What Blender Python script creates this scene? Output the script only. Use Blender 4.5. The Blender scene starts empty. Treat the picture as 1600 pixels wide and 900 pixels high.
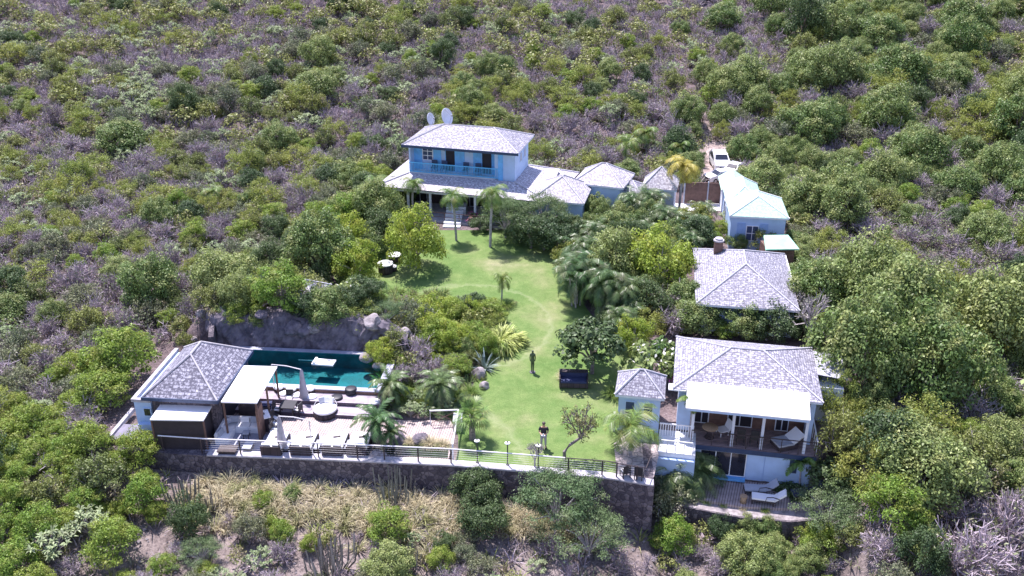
import bpy, math, random
import numpy as np
from mathutils import Vector, Matrix
sc = bpy.context.scene
R = math.radians
# ---------------------------------------------------------------- camera
CF, CP, CH = 1450.0, R(25), 32.0
cam_d = bpy.data.cameras.new("camera"); cam = bpy.data.objects.new("camera", cam_d)
sc.collection.objects.link(cam); sc.camera = cam
cam.location = (0, 0, CH); cam.rotation_euler = (R(90) - CP, 0, 0)
cam_d.sensor_width = 36; cam_d.lens = 36 * CF / 1600; cam_d.clip_start = .5; cam_d.clip_end = 900
# ---------------------------------------------------------------- light
SUN_EL, SUN_AZ = R(65), math.atan2(-.5, .87)
wd = bpy.data.worlds.new("World"); sc.world = wd; wd.use_nodes = True
nt = wd.node_tree; bg = nt.nodes["Background"]
sky = nt.nodes.new("ShaderNodeTexSky"); sky.sky_type = 'NISHITA'; sky.sun_disc = False
sky.sun_elevation = SUN_EL; sky.sun_rotation = SUN_AZ; sky.air_density = 1.2; sky.dust_density = .6; sky.ozone_density = 2.2
tint = nt.nodes.new("ShaderNodeMix"); tint.data_type = 'RGBA'; tint.blend_type = 'MULTIPLY'; tint.inputs[0].default_value = 1; tint.inputs[7].default_value = (1.08, .93, 1.06, 1)
nt.links.new(sky.outputs[0], tint.inputs[6]); nt.links.new(tint.outputs[2], bg.inputs[0]); bg.inputs[1].default_value = .135
sd = bpy.data.lights.new("sun", 'SUN'); sun = bpy.data.objects.new("sun", sd); sc.collection.objects.link(sun)
sd.energy = 5.0; sd.angle = R(.53); sd.color = (1, .925, .94)
S = Vector((math.sin(SUN_AZ) * math.cos(SUN_EL), math.cos(SUN_AZ) * math.cos(SUN_EL), math.sin(SUN_EL)))
sun.rotation_euler = S.to_track_quat('Z', 'Y').to_euler(); sun.location = (0, 60, 80)
vs = sc.view_settings; vs.view_transform = 'Standard'; vs.look = 'None'; vs.gamma = 1; vs.exposure = .88
sc.cycles.max_bounces = 6; sc.cycles.transparent_max_bounces = 8
try: sc.cycles.use_denoising = True
except Exception: pass
# ---------------------------------------------------------------- unprojection and terrain height
def W(px, py, z=0.0):
    a, b = (px - 800) / CF, (450 - py) / CF
    d = (a, math.cos(CP) + b * math.sin(CP), -math.sin(CP) + b * math.cos(CP)); t = (z - CH) / d[2]
    return Vector((d[0] * t, d[1] * t, z))
def proj(x, y, z):
    dz = z - CH; Y = y * math.cos(CP) - dz * math.sin(CP); U = y * math.sin(CP) + dz * math.cos(CP)
    return 800 + CF * x / Y, 450 - CF * U / Y
def ss(a, b, x):
    if a > b: return 1 - ss(b, a, x)
    t = np.clip((x - a) / (b - a), 0, 1); return t * t * (3 - 2 * t)
YWX = [-60, -22, -18, -11.2, -3.7, 0, 5.4, 7.8, 8.4, 17.9, 19.5, 60]
YWY = [47, 45.75, 45.29, 44.85, 44.28, 43.8, 43.07, 42.4, 46.9, 45.1, 46.5, 46]
def yw(x): return np.interp(x, YWX, YWY)
def drop(x): return np.interp(x, [-27, -21.5, -10, 0, 8, 17.5, 20], [0, 1.15, 1.4, 2.0, 3.3, 3.3, 0])
def lawn_h(y): return 1.0 * ss(50, 80, y)
def nz(x, y): return .5 * np.sin(x * .31 + 1.7) * np.cos(y * .27) + .3 * np.sin(x * .73 + y * .51) + .2 * np.sin(y * 1.13 - x * .4 + 2)
def T(x, y):
    x = np.asarray(x, float); y = np.asarray(y, float)
    h = lawn_h(y) + 0 * x
    hill = np.maximum(y - 96, 0); h = h + .165 * hill * ss(0, 14, hill)
    side = np.maximum(ss(-20, -32, x), ss(24, 36, x)) ; h = h + .5 * nz(x, y) * np.maximum(side, ss(92, 102, y))
    # higher ground above the pool
    h = h + 2.2 * ss(57.7, 59.0, y) * (1 - ss(60, 67, y)) * (1 - ss(-10.5, -7.5, x)) * ss(-25, -21.2, x)
    s = yw(x) - y
    low = lawn_h(yw(x)) - drop(x) - .16 * np.maximum(s, 0) - .06 * np.maximum(s, 0) * (drop(x) < .5) + .12 * nz(x * 1.5, y * 1.5) * ss(.5, 3, s)
    h = np.where(s > 0, low, h)
    pit = ((x > -21.9) & (x < -8.9) & (y > yw(x) + .3) & (y < 58.3 + .0 * x)) | ((x > -9) & (x < -3.6) & (y > yw(x) + .3) & (y < 49.0))
    return np.where(pit, -1.3, h)
def Tz(x, y): return float(T(x, y))
def at(px, py, dz=0.0):
    z = 0.0
    for _ in range(40):
        p = W(px, py, z); z = .5 * z + .5 * (Tz(p.x, p.y) + dz)
    p = W(px, py, z); return Vector((p.x, p.y, Tz(p.x, p.y)))
# ---------------------------------------------------------------- materials
def nodes(name):
    m = bpy.data.materials.new(name); m.use_nodes = True; t = m.node_tree
    return m, t, t.nodes["Principled BSDF"]
def N(t, kind, **k):
    n = t.nodes.new(kind)
    for a, b in k.items():
        if a in n.inputs.keys(): n.inputs[a].default_value = b
        else: setattr(n, a, b)
    return n
def mixc(t, fac, a, b, mode='MIX'):
    n = t.nodes.new("ShaderNodeMix"); n.data_type = 'RGBA'; n.blend_type = mode
    for sock, v in ((n.inputs[0], fac), (n.inputs[6], a), (n.inputs[7], b)):
        if hasattr(v, 'links') or hasattr(v, 'is_linked'): t.links.new(v, sock)
        else: sock.default_value = v if not isinstance(v, tuple) else (*v, 1)
    return n.outputs[2]
def ramp(t, src, stops):
    r = t.nodes.new("ShaderNodeValToRGB"); e = r.color_ramp.elements
    e[0].position, e[0].color = stops[0][0], (*stops[0][1], 1); e[1].position, e[1].color = stops[-1][0], (*stops[-1][1], 1)
    for p, c in stops[1:-1]:
        q = e.new(p); q.color = (*c, 1)
    t.links.new(src, r.inputs[0]); return r.outputs[0]
def tex(t, kind, scale, coord='Object', **k):
    tc = t.nodes.new("ShaderNodeTexCoord"); n = t.nodes.new(kind)
    if 'Scale' in n.inputs: n.inputs['Scale'].default_value = scale
    for a, b in k.items():
        if a in n.inputs.keys(): n.inputs[a].default_value = b
        else: setattr(n, a, b)
    t.links.new(tc.outputs[coord], n.inputs['Vector']); return n
def plain(name, c, rough=.6, var=.12, scale=3.0, metal=0.0, bump=0.0, spec=.5, c2=None):
    m, t, b = nodes(name)
    n = tex(t, "ShaderNodeTexNoise", scale, Detail=5.0, Roughness=.65)
    lo = tuple(max(0, x * (1 - var * 1.6)) for x in c) if c2 is None else c2; hi = tuple(min(1, x * (1 + var)) for x in c)
    t.links.new(ramp(t, n.outputs[0], [(.35, lo), (.62, hi)]), b.inputs['Base Color'])
    b.inputs['Roughness'].default_value = rough; b.inputs['Metallic'].default_value = metal; b.inputs['Specular IOR Level'].default_value = spec
    if bump:
        bp = N(t, "ShaderNodeBump", Strength=bump, Distance=.05); t.links.new(n.outputs[0], bp.inputs['Height']); t.links.new(bp.outputs[0], b.inputs['Normal'])
    return m
def leaf(name, ca, cb, cc=None, trans=.3, rough=.5, var=.5):
    """foliage: each plant draws its own tone between ca and cb, each leaf its own brightness"""
    m, t, b = nodes(name)
    oi = t.nodes.new("ShaderNodeObjectInfo"); geo = t.nodes.new("ShaderNodeNewGeometry")
    col = mixc(t, oi.outputs['Random'], ca, cb)
    if cc:
        n = tex(t, "ShaderNodeTexNoise", .9, Detail=2.0)
        col = mixc(t, ramp(t, n.outputs[0], [(.5, (0, 0, 0)), (.68, (1, 1, 1))]), col, cc)
    br = t.nodes.new("ShaderNodeMapRange"); br.inputs[3].default_value = 1 - var; br.inputs[4].default_value = 1 + var
    t.links.new(geo.outputs['Random Per Island'], br.inputs[0])
    hsv = t.nodes.new("ShaderNodeHueSaturation"); t.links.new(br.outputs[0], hsv.inputs['Value']); t.links.new(col, hsv.inputs['Color'])
    t.links.new(hsv.outputs[0], b.inputs['Base Color']); b.inputs['Roughness'].default_value = rough; b.inputs['Specular IOR Level'].default_value = .35
    tr = t.nodes.new("ShaderNodeBsdfTranslucent"); t.links.new(hsv.outputs[0], tr.inputs[0])
    mx = t.nodes.new("ShaderNodeMixShader"); mx.inputs[0].default_value = trans
    t.links.new(b.outputs[0], mx.inputs[1]); t.links.new(tr.outputs[0], mx.inputs[2]); t.links.new(mx.outputs[0], t.nodes["Material Output"].inputs[0])
    return m
def shingle(name, light, dark, bw=.34, rh=.17, rough=.62):
    m, t, b = nodes(name)
    br = tex(t, "ShaderNodeTexBrick", 1.0, 'UV'); br.inputs['Color1'].default_value = (*light, 1); br.inputs['Color2'].default_value = (*[.62 * a + .38 * c for a, c in zip(light, dark)], 1)
    br.inputs['Mortar'].default_value = (*dark, 1); br.inputs['Mortar Size'].default_value = .022; br.inputs['Brick Width'].default_value = bw; br.inputs['Row Height'].default_value = rh
    br.inputs['Bias'].default_value = -.2; br.inputs['Mortar Smooth'].default_value = .2
    n = tex(t, "ShaderNodeTexNoise", 4.5, 'UV', Detail=6.0, Roughness=.75)
    n2 = tex(t, "ShaderNodeTexNoise", .5, 'UV', Detail=3.0)
    c = mixc(t, ramp(t, n.outputs[0], [(.46, (0, 0, 0)), (.55, (1, 1, 1))]), tuple(x * .8 for x in dark), br.outputs[0])
    c = mixc(t, ramp(t, n2.outputs[0], [(.38, (.35, .35, .35)), (.6, (0, 0, 0))]), c, tuple(x * .75 for x in dark))
    t.links.new(c, b.inputs['Base Color']); b.inputs['Roughness'].default_value = rough; b.inputs['Specular IOR Level'].default_value = .4
    bp = N(t, "ShaderNodeBump", Strength=.6, Distance=.03); t.links.new(br.outputs['Fac'], bp.inputs['Height']); bp.invert = True
    t.links.new(bp.outputs[0], b.inputs['Normal']); return m
def boards(name, c, gapc, width=.14, axis=0, rough=.6, length=7.0):
    m, t, b = nodes(name)
    tc = t.nodes.new("ShaderNodeTexCoord"); mp = t.nodes.new("ShaderNodeMapping"); t.links.new(tc.outputs['Object'], mp.inputs[0])
    if axis == 0: mp.inputs['Rotation'].default_value = (0, 0, R(90))
    br = t.nodes.new("ShaderNodeTexBrick"); t.links.new(mp.outputs[0], br.inputs['Vector']); br.inputs['Scale'].default_value = 1
    br.inputs['Color1'].default_value = (*c, 1); br.inputs['Color2'].default_value = (*[x * .76 for x in c], 1); br.inputs['Mortar'].default_value = (*gapc, 1)
    br.inputs['Mortar Size'].default_value = .018; br.inputs['Brick Width'].default_value = length; br.inputs['Row Height'].default_value = width
    n = tex(t, "ShaderNodeTexNoise", 2.2, Detail=6.0, Roughness=.7)
    t.links.new(mixc(t, 1.0, br.outputs[0], ramp(t, n.outputs[0], [(.3, (.62, .6, .62)), (.65, (1.12, 1.08, 1.05))]), 'MULTIPLY'), b.inputs['Base Color'])
    b.inputs['Roughness'].default_value = rough; return m
def stone(name, a, b2, mort, scale=2.6, rough=.85):
    m, t, b = nodes(name)
    v = tex(t, "ShaderNodeTexVoronoi", scale); e = tex(t, "ShaderNodeTexVoronoi", scale, feature='DISTANCE_TO_EDGE'); n = tex(t, "ShaderNodeTexNoise", 9.0, Detail=5.0)
    c = mixc(t, ramp(t, v.outputs['Color'], [(.2, (0, 0, 0)), (.8, (1, 1, 1))]), a, b2)
    c = mixc(t, ramp(t, e.outputs[0], [(.02, (1, 1, 1)), (.07, (0, 0, 0))]), c, mort)
    c = mixc(t, .6, c, ramp(t, n.outputs[0], [(.3, (.35, .34, .36)), (.7, (1, 1, 1))]), 'MULTIPLY')
    t.links.new(c, b.inputs['Base Color']); b.inputs['Roughness'].default_value = rough
    bp = N(t, "ShaderNodeBump", Strength=.8, Distance=.08); t.links.new(e.outputs[0], bp.inputs['Height']); t.links.new(bp.outputs[0], b.inputs['Normal'])
    return m
M = {}
M['shingle_silver'] = shingle('shingle_silver', (.62, .61, .67), (.20, .19, .24))
M['shingle_grey'] = shingle('shingle_grey', (.50, .49, .56), (.13, .125, .17), .42, .22)
M['shingle_bleached'] = shingle('shingle_bleached', (.82, .80, .82), (.36, .33, .37))
M['ridge_pale'] = plain('ridge_pale', (.46, .45, .50), .6)
M['roof_green'] = shingle('roof_green', (.56, .80, .66), (.48, .70, .57), 6.0, .4, .35)
M['roof_mint'] = plain('roof_mint', (.34, .64, .48), .5, .1, .8)
M['asphalt_roof'] = plain('asphalt_roof', (.20, .19, .24), .9, .15, 1.5)
M['wall_white'] = plain('wall_white', (.70, .73, .80), .7, .05, .8)
M['wall_blue'] = plain('wall_blue', (.42, .56, .76), .7, .06, .8)
M['wall_paleblue'] = plain('wall_paleblue', (.46, .60, .82), .7, .06, .8)
M['shutter_blue'] = plain('shutter_blue', (.16, .46, .84), .5, .08)
M['balcony_blue'] = plain('balcony_blue', (.13, .50, .82), .5, .05)
M['shutter_dark'] = plain('shutter_dark', (.035, .06, .13), .45, .1)
M['shutter_pale'] = plain('shutter_pale', (.28, .42, .68), .5, .05)
M['white'] = plain('white', (.82, .82, .84), .6, .03)
M['canvas'] = plain('canvas', (.88, .87, .88), .8, .02)
M['interior_shade'] = plain('interior_shade', (.018, .015, .025), .7, .1)  # near-black colour painting the shade inside openings and doorways
M['glass'] = plain('glass', (.02, .022, .035), .08, .1, spec=.8)
M['dark_wood'] = plain('dark_wood', (.055, .04, .045), .6, .2)  # also paints the veranda shade on the main house ground floor wall
M['slat_dark'] = boards('slat_dark', (.045, .035, .045), (.008, .007, .01), .12, 1)
M['brown_wood'] = plain('brown_wood', (.16, .09, .07), .6, .2)
M['wicker'] = boards('wicker', (.07, .05, .06), (.02, .015, .02), .07, 1, .7, .4)
M['wicker_tan'] = plain('wicker_tan', (.42, .28, .17), .7, .2, 20)
M['deck'] = boards('deck', (.52, .44, .42), (.14, .10, .10), .15, 0)
M['deck_x'] = boards('deck_x', (.40, .30, .29), (.10, .07, .07), .15, 1)
M['deck_grey'] = boards('deck_grey', (.50, .45, .52), (.10, .08, .11), .15, 1)
M['concrete'] = plain('concrete', (.44, .42, .45), .8, .15, 2.0)
M['coping_grey'] = plain('coping_grey', (.34, .35, .43), .6, .1, 2.0)
M['paving'] = stone('paving', (.62, .52, .50), (.52, .44, .43), (.30, .26, .26), 1.6)
M['stone_wall'] = stone('stone_wall', (.09, .075, .095), (.25, .21, .225), (.07, .06, .075), 3.3)
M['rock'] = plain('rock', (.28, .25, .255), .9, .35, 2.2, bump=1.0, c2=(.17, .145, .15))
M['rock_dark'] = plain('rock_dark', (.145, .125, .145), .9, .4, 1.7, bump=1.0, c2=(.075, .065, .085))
M['metal'] = plain('metal', (.45, .45, .48), .4, .05, metal=.6)
M['rail'] = plain('rail', (.72, .70, .72), .4, .05)
M['black'] = plain('black', (.02, .02, .028), .5, .1)
M['cushion_grey'] = plain('cushion_grey', (.42, .44, .50), .9, .05)
M['cushion_navy'] = plain('cushion_navy', (.04, .05, .12), .85, .1)
M['umbrella_grey'] = plain('umbrella_grey', (.40, .38, .42), .85, .08)
M['bark'] = plain('bark', (.24, .20, .19), .9, .3, 6, bump=.5)
M['bark_pale'] = plain('bark_pale', (.40, .36, .36), .9, .25, 6)
M['bark_dark'] = plain('bark_dark', (.10, .08, .08), .9, .3, 6)
M['twig'] = leaf('twig', (.47, .395, .435), (.32, .265, .295), None, 0, .9, .4)
M['bronze'] = plain('bronze', (.085, .11, .075), .45, .3, 6, metal=.3)
M['skin'] = plain('skin', (.50, .29, .20), .5, .05)
M['cloth_black'] = plain('cloth_black', (.025, .022, .035), .85, .1)
M['cloth_grey'] = plain('cloth_grey', (.36, .33, .37), .85, .1)
M['hair'] = plain('hair', (.09, .07, .06), .7, .1)
M['car_white'] = plain('car_white', (.82, .82, .84), .2, .02)
M['tyre'] = plain('tyre', (.02, .02, .02), .8)
M['pot'] = plain('pot', (.30, .28, .30), .8, .15)
M['flower_white'] = leaf('flower_white', (.75, .72, .68), (.6, .6, .55), None, .2)
M['flower_pink'] = leaf('flower_pink', (.55, .04, .28), (.45, .05, .3), None, .25)
# foliage
M['lf_ev'] = leaf('lf_ev', (.120, .200, .055), (.270, .330, .110), (.31, .34, .12))
M['lf_dark'] = leaf('lf_dark', (.075, .125, .050), (.115, .165, .060))
M['lf_lime'] = leaf('lf_lime', (.190, .310, .050), (.270, .345, .060), (.31, .34, .08), .4)
M['lf_sun'] = leaf('lf_sun', (.26, .375, .055), (.32, .40, .06), (.39, .41, .07), .4)
M['lf_olive'] = leaf('lf_olive', (.165, .210, .070), (.275, .300, .085), (.26, .22, .14), .3)
M['lf_grey'] = leaf('lf_grey', (.155, .190, .105), (.235, .250, .135), (.25, .21, .19), .25)
M['lf_ros'] = leaf('lf_ros', (.20, .27, .12), (.30, .36, .19), (.36, .39, .25), .3, .5)
M['lf_yel'] = leaf('lf_yel', (.235, .300, .070), (.310, .345, .085), (.39, .38, .09), .4)
M['lf_palm'] = leaf('lf_palm', (.13, .23, .055), (.19, .27, .065), (.28, .30, .09), .3, .4)
M['lf_palm_dk'] = leaf('lf_palm_dk', (.085, .165, .06), (.13, .19, .07), (.19, .21, .10), .25, .35)
M['lf_palm_yel'] = leaf('lf_palm_yel', (.42, .36, .07), (.36, .33, .07), None, .35)
M['lf_blue'] = leaf('lf_blue', (.22, .29, .26), (.26, .32, .30), None, .1, .5)
M['lf_stripe'] = leaf('lf_stripe', (.38, .46, .12), (.46, .50, .17), (.24, .34, .07), .35)
M['lf_feather'] = leaf('lf_feather', (.13, .215, .09), (.165, .235, .10), (.22, .27, .13), .35)
M['cactus'] = leaf('cactus', (.20, .20, .17), (.24, .22, .20), None, 0, .8)
M['straw'] = leaf('straw', (.52, .46, .30), (.56, .50, .34), (.30, .32, .13), .3, .8)
M['gr_green'] = leaf('gr_green', (.16, .26, .05), (.20, .28, .06), (.3, .3, .12), .3, .7)
def ground_mat():
    m, t, b = nodes('dry_earth')
    n1 = tex(t, "ShaderNodeTexNoise", .35, Detail=6.0, Roughness=.6); n2 = tex(t, "ShaderNodeTexNoise", 5.0, Detail=8.0, Roughness=.75); v = tex(t, "ShaderNodeTexVoronoi", 3.2)
    c = ramp(t, n1.outputs[0], [(.3, (.15, .12, .11)), (.5, (.24, .20, .185)), (.7, (.33, .28, .265))])
    c = mixc(t, 1.0, c, ramp(t, n2.outputs[0], [(.35, (.35, .32, .34)), (.5, (.95, .93, .95)), (.68, (1.5, 1.45, 1.42))]), 'MULTIPLY')
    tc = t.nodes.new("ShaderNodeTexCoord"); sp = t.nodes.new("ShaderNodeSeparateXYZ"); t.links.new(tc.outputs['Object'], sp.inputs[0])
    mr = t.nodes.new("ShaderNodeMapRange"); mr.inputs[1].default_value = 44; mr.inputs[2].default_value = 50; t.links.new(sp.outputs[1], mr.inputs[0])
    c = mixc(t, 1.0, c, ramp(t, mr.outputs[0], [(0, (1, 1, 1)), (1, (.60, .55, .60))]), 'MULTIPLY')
    c = mixc(t, ramp(t, v.outputs['Distance'], [(.0, (.35, .35, .35)), (.25, (0, 0, 0))]), c, (.50, .45, .44))
    t.links.new(c, b.inputs['Base Color']); b.inputs['Roughness'].default_value = .95
    bp = N(t, "ShaderNodeBump", Strength=.9, Distance=.12); t.links.new(n2.outputs[0], bp.inputs['Height']); t.links.new(bp.outputs[0], b.inputs['Normal'])
    return m
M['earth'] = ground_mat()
def lawn_mat():
    m, t, b = nodes('lawn_grass')
    n1 = tex(t, "ShaderNodeTexNoise", .22, Detail=5.0, Roughness=.6); n2 = tex(t, "ShaderNodeTexNoise", 14.0, Detail=6.0, Roughness=.8); n3 = tex(t, "ShaderNodeTexNoise", 1.3, Detail=4.0, Roughness=.7)
    c = ramp(t, n1.outputs[0], [(.34, (.105, .185, .050)), (.5, (.150, .220, .070)), (.62, (.200, .240, .100)), (.74, (.28, .28, .16))])
    c = mixc(t, .75, c, ramp(t, n3.outputs[0], [(.3, (.7, .78, .66)), (.55, (1, 1, 1)), (.74, (1.35, 1.22, 1.3))]), 'MULTIPLY')
    c = mixc(t, 1.0, c, ramp(t, n2.outputs[0], [(.3, (.62, .66, .6)), (.7, (1.3, 1.26, 1.25))]), 'MULTIPLY')
    tc = t.nodes.new("ShaderNodeTexCoord")
    for cx, cy, R_, wd_, x0, x1 in ((-3.4, 61.5, 6.3, .2, 2.2, 3.2), (-7.5, 44.0, 8.2, .3, -1, 1)):
        vm = t.nodes.new("ShaderNodeVectorMath"); vm.operation = 'MULTIPLY'; vm.inputs[1].default_value = (1, 1, 0); t.links.new(tc.outputs['Object'], vm.inputs[0])
        v2 = t.nodes.new("ShaderNodeVectorMath"); v2.operation = 'DISTANCE'; v2.inputs[1].default_value = (cx, cy, 0); t.links.new(vm.outputs[0], v2.inputs[0])
        ad = t.nodes.new("ShaderNodeMath"); ad.operation = 'MULTIPLY_ADD'; ad.inputs[1].default_value = 1.8; ad.inputs[2].default_value = -R_ - .9; t.links.new(n3.outputs[0], ad.inputs[0])
        sm = t.nodes.new("ShaderNodeMath"); sm.operation = 'ADD'; t.links.new(v2.outputs['Value'], sm.inputs[0]); t.links.new(ad.outputs[0], sm.inputs[1])
        ab = t.nodes.new("ShaderNodeMath"); ab.operation = 'ABSOLUTE'; t.links.new(sm.outputs[0], ab.inputs[0])
        c = mixc(t, ramp(t, ab.outputs[0], [(0, (.30, .30, .30)), (wd_ * .6, (.17, .17, .17)), (min(.99, wd_ * 1.6), (0, 0, 0))]), c, (.36, .37, .22))
    t.links.new(c, b.inputs['Base Color']); b.inputs['Roughness'].default_value = .9; b.inputs['Specular IOR Level'].default_value = .2
    bp = N(t, "ShaderNodeBump", Strength=.5, Distance=.05); t.links.new(n2.outputs[0], bp.inputs['Height']); t.links.new(bp.outputs[0], b.inputs['Normal'])
    return m
M['lawn'] = lawn_mat()
def water_mat(name, tint, tr=1.0):
    m, t, b = nodes(name); t.nodes.remove(b)
    tb = N(t, "ShaderNodeBsdfTransparent"); tb.inputs[0].default_value = (*tint, 1); g = N(t, "ShaderNodeBsdfGlossy"); g.inputs['Roughness'].default_value = .06
    n = tex(t, "ShaderNodeTexNoise", 2.2, Detail=5.0); bp = N(t, "ShaderNodeBump", Strength=.5, Distance=.05); t.links.new(n.outputs[0], bp.inputs['Height']); t.links.new(bp.outputs[0], g.inputs['Normal'])
    f = N(t, "ShaderNodeFresnel"); f.inputs[0].default_value = 1.33; t.links.new(bp.outputs[0], f.inputs['Normal'])
    mx = t.nodes.new("ShaderNodeMixShader"); t.links.new(f.outputs[0], mx.inputs[0]); t.links.new(tb.outputs[0], mx.inputs[1]); t.links.new(g.outputs[0], mx.inputs[2])
    t.links.new(mx.outputs[0], t.nodes["Material Output"].inputs[0]); return m
M['water'] = water_mat('pool_water', (.55, .93, .90)); M['pond_water'] = water_mat('pond_water', (.6, .7, .5))
M['pool_tile'] = plain('pool_tile', (.007, .125, .165), .5, .2, 1.2); M['pond_floor'] = plain('pond_floor', (.05, .06, .035), .9, .3)
# ---------------------------------------------------------------- mesh builder
class MB:
    def __init__(s): s.V = []; s.F = []; s.mi = []; s.uv = {}; s.n = 0
    def add(s, V, F, mi=0):
        V = [tuple(v) for v in V]; s.V += V
        for f in F: s.F.append(tuple(i + s.n for i in f)); s.mi.append(mi)
        s.n += len(V); return s
    def box(s, x0, x1, y0, y1, z0, z1, mi=0, rz=0, c=None, tilt=None):
        V = [(x, y, z) for z in (z0, z1) for x, y in ((x0, y0), (x1, y0), (x1, y1), (x0, y1))]
        if rz or c or tilt:
            m = Matrix.Rotation(rz, 4, 'Z')
            if tilt: m = m @ Matrix.Rotation(tilt[0], 4, tilt[1])
            m = Matrix.Translation(c or (0, 0, 0)) @ m; V = [m @ Vector(v) for v in V]
        return s.add(V, [(0, 3, 2, 1), (4, 5, 6, 7), (0, 1, 5, 4), (1, 2, 6, 5), (2, 3, 7, 6), (3, 0, 4, 7)], mi)
    def tube(s, P, rad, n=6, mi=0, cap=True):
        P = [Vector(p) for p in P]; rad = rad if hasattr(rad, '__len__') else [rad] * len(P); V = []; F = []
        for i, p in enumerate(P):
            d = (P[min(i + 1, len(P) - 1)] - P[max(i - 1, 0)]).normalized(); a = d.orthogonal().normalized() if abs(d.z) > .9 else d.cross(Vector((0, 0, 1))).normalized(); b = d.cross(a)
            if i and False: pass
            for k in range(n): t = 2 * math.pi * k / n; V.append(p + (a * math.cos(t) + b * math.sin(t)) * rad[i])
        for i in range(len(P) - 1):
            for k in range(n): k2 = (k + 1) % n; F.append((i * n + k, i * n + k2, (i + 1) * n + k2, (i + 1) * n + k))
        if cap: F += [tuple(reversed(range(n))), tuple(range((len(P) - 1) * n, len(P) * n))]
        return s.add(V, F, mi)
    def lathe(s, prof, n=20, c=(0, 0), mi=0):
        V = []; F = []
        for r, z in prof:
            for k in range(n): t = 2 * math.pi * k / n; V.append((c[0] + r * math.cos(t), c[1] + r * math.sin(t), z))
        for i in range(len(prof) - 1):
            for k in range(n): k2 = (k + 1) % n; F.append((i * n + k, i * n + k2, (i + 1) * n + k2, (i + 1) * n + k))
        F += [tuple(reversed(range(n))), tuple(range((len(prof) - 1) * n, len(prof) * n))]
        return s.add(V, F, mi)
    def slope(s, P, mi=0):
        P = [Vector(p) for p in P]; i0 = len(s.F); s.add(P, [tuple(range(len(P)))], mi)
        u = (P[1] - P[0]).normalized(); nn = (P[1] - P[0]).cross(P[-1] - P[0]).normalized(); v = nn.cross(u)
        s.uv[i0] = [((p - P[0]).dot(u), (p - P[0]).dot(v)) for p in P]; return s
    def build(s, name, mats, parent=None, smooth=False, loc=None):
        me = bpy.data.meshes.new(name); me.from_pydata([tuple(v) for v in s.V], [], s.F)
        mats = mats if isinstance(mats, (list, tuple)) else [mats]
        for m in mats: me.materials.append(M[m])
        if any(s.mi): me.polygons.foreach_set('material_index', s.mi)
        if s.uv:
            ul = me.uv_layers.new(name='UV')
            for fi, uvs in s.uv.items():
                for li, q in zip(me.polygons[fi].loop_indices, uvs): ul.data[li].uv = q
        if smooth: me.polygons.foreach_set('use_smooth', [True] * len(me.polygons))
        me.update(); o = bpy.data.objects.new(name, me); sc.collection.objects.link(o)
        if parent: o.parent = parent
        if loc is not None: o.location = loc
        return o
def empty(name, loc, rz=0.0, label=None, cat=None, group=None):
    o = bpy.data.objects.new(name, None); sc.collection.objects.link(o); o.location = loc; o.rotation_euler = (0, 0, rz); o.empty_display_size = .3
    return tag(o, label, cat, group)
def tag(o, label=None, cat=None, group=None, kind=None):
    if label: o['label'] = label
    if cat: o['category'] = cat
    if group: o['group'] = group
    if kind: o['kind'] = kind
    return o
def kids(o): return [c for c in sc.collection.objects if c.parent == o]
KID = {}
def copy_tree(root, loc, rz=0.0, s=(1, 1, 1), label=None, group=None):
    if root.name not in KID:
        KID[root.name] = [(c, kids(c)) for c in kids(root)]
    r = root.copy(); sc.collection.objects.link(r); r.location = loc; r.rotation_euler = (0, 0, rz); r.scale = s
    if label: r['label'] = label
    if group: r['group'] = group
    for c, gs in KID[root.name]:
        d = c.copy(); sc.collection.objects.link(d); d.parent = r
        for g in gs: e = g.copy(); sc.collection.objects.link(e); e.parent = d
    return r
def hip(root, x0, x1, y0, y1, ze, rise, mat='shingle_silver', name='roof', run=None, cap='ridge_pale', th=.16):
    """hip roof over a rectangle, its ridge along the longer side; returns the roof part"""
    w, d = x1 - x0, y1 - y0; r = run if run else min(w, d) / 2; mb = MB(); zt = ze + rise
    if w >= d: A, B = (x0 + r, (y0 + y1) / 2, zt), (x1 - r, (y0 + y1) / 2, zt)
    else: A, B = ((x0 + x1) / 2, y0 + r, zt), ((x0 + x1) / 2, y1 - r, zt)
    c = [(x0, y0, ze), (x1, y0, ze), (x1, y1, ze), (x0, y1, ze)]
    if w >= d: fs = [(c[0], c[1], B, A), (c[1], c[2], B), (c[2], c[3], A, B), (c[3], c[0], A)]
    else: fs = [(c[0], c[1], A), (c[1], c[2], B, A), (c[2], c[3], B), (c[3], c[0], A, B)]
    for f in fs:
        f = [f[i] for i in range(len(f)) if i == 0 or (Vector(f[i]) - Vector(f[i - 1])).length > 1e-4]
        mb.slope(f)
    o = mb.build(name, mat, root)
    sf = MB().box(x0 + .03, x1 - .03, y0 + .03, y1 - .03, ze - th, ze - .004).build('eave', 'wall_white' if mat != 'shingle_grey' else 'concrete', o)
    hc = MB(); up = Vector((0, 0, .03))
    if w >= d: L = [(c[0], A), (c[3], A), (c[1], B), (c[2], B)]
    else: L = [(c[0], A), (c[1], A), (c[2], B), (c[3], B)]
    if (Vector(A) - Vector(B)).length > .1: L.append((A, B))
    for a, b in L: hc.tube([Vector(a) + up * .5, Vector(b) + up * .5], .065, 5)
    hc.build('ridge_cap', cap, o); return o
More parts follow.
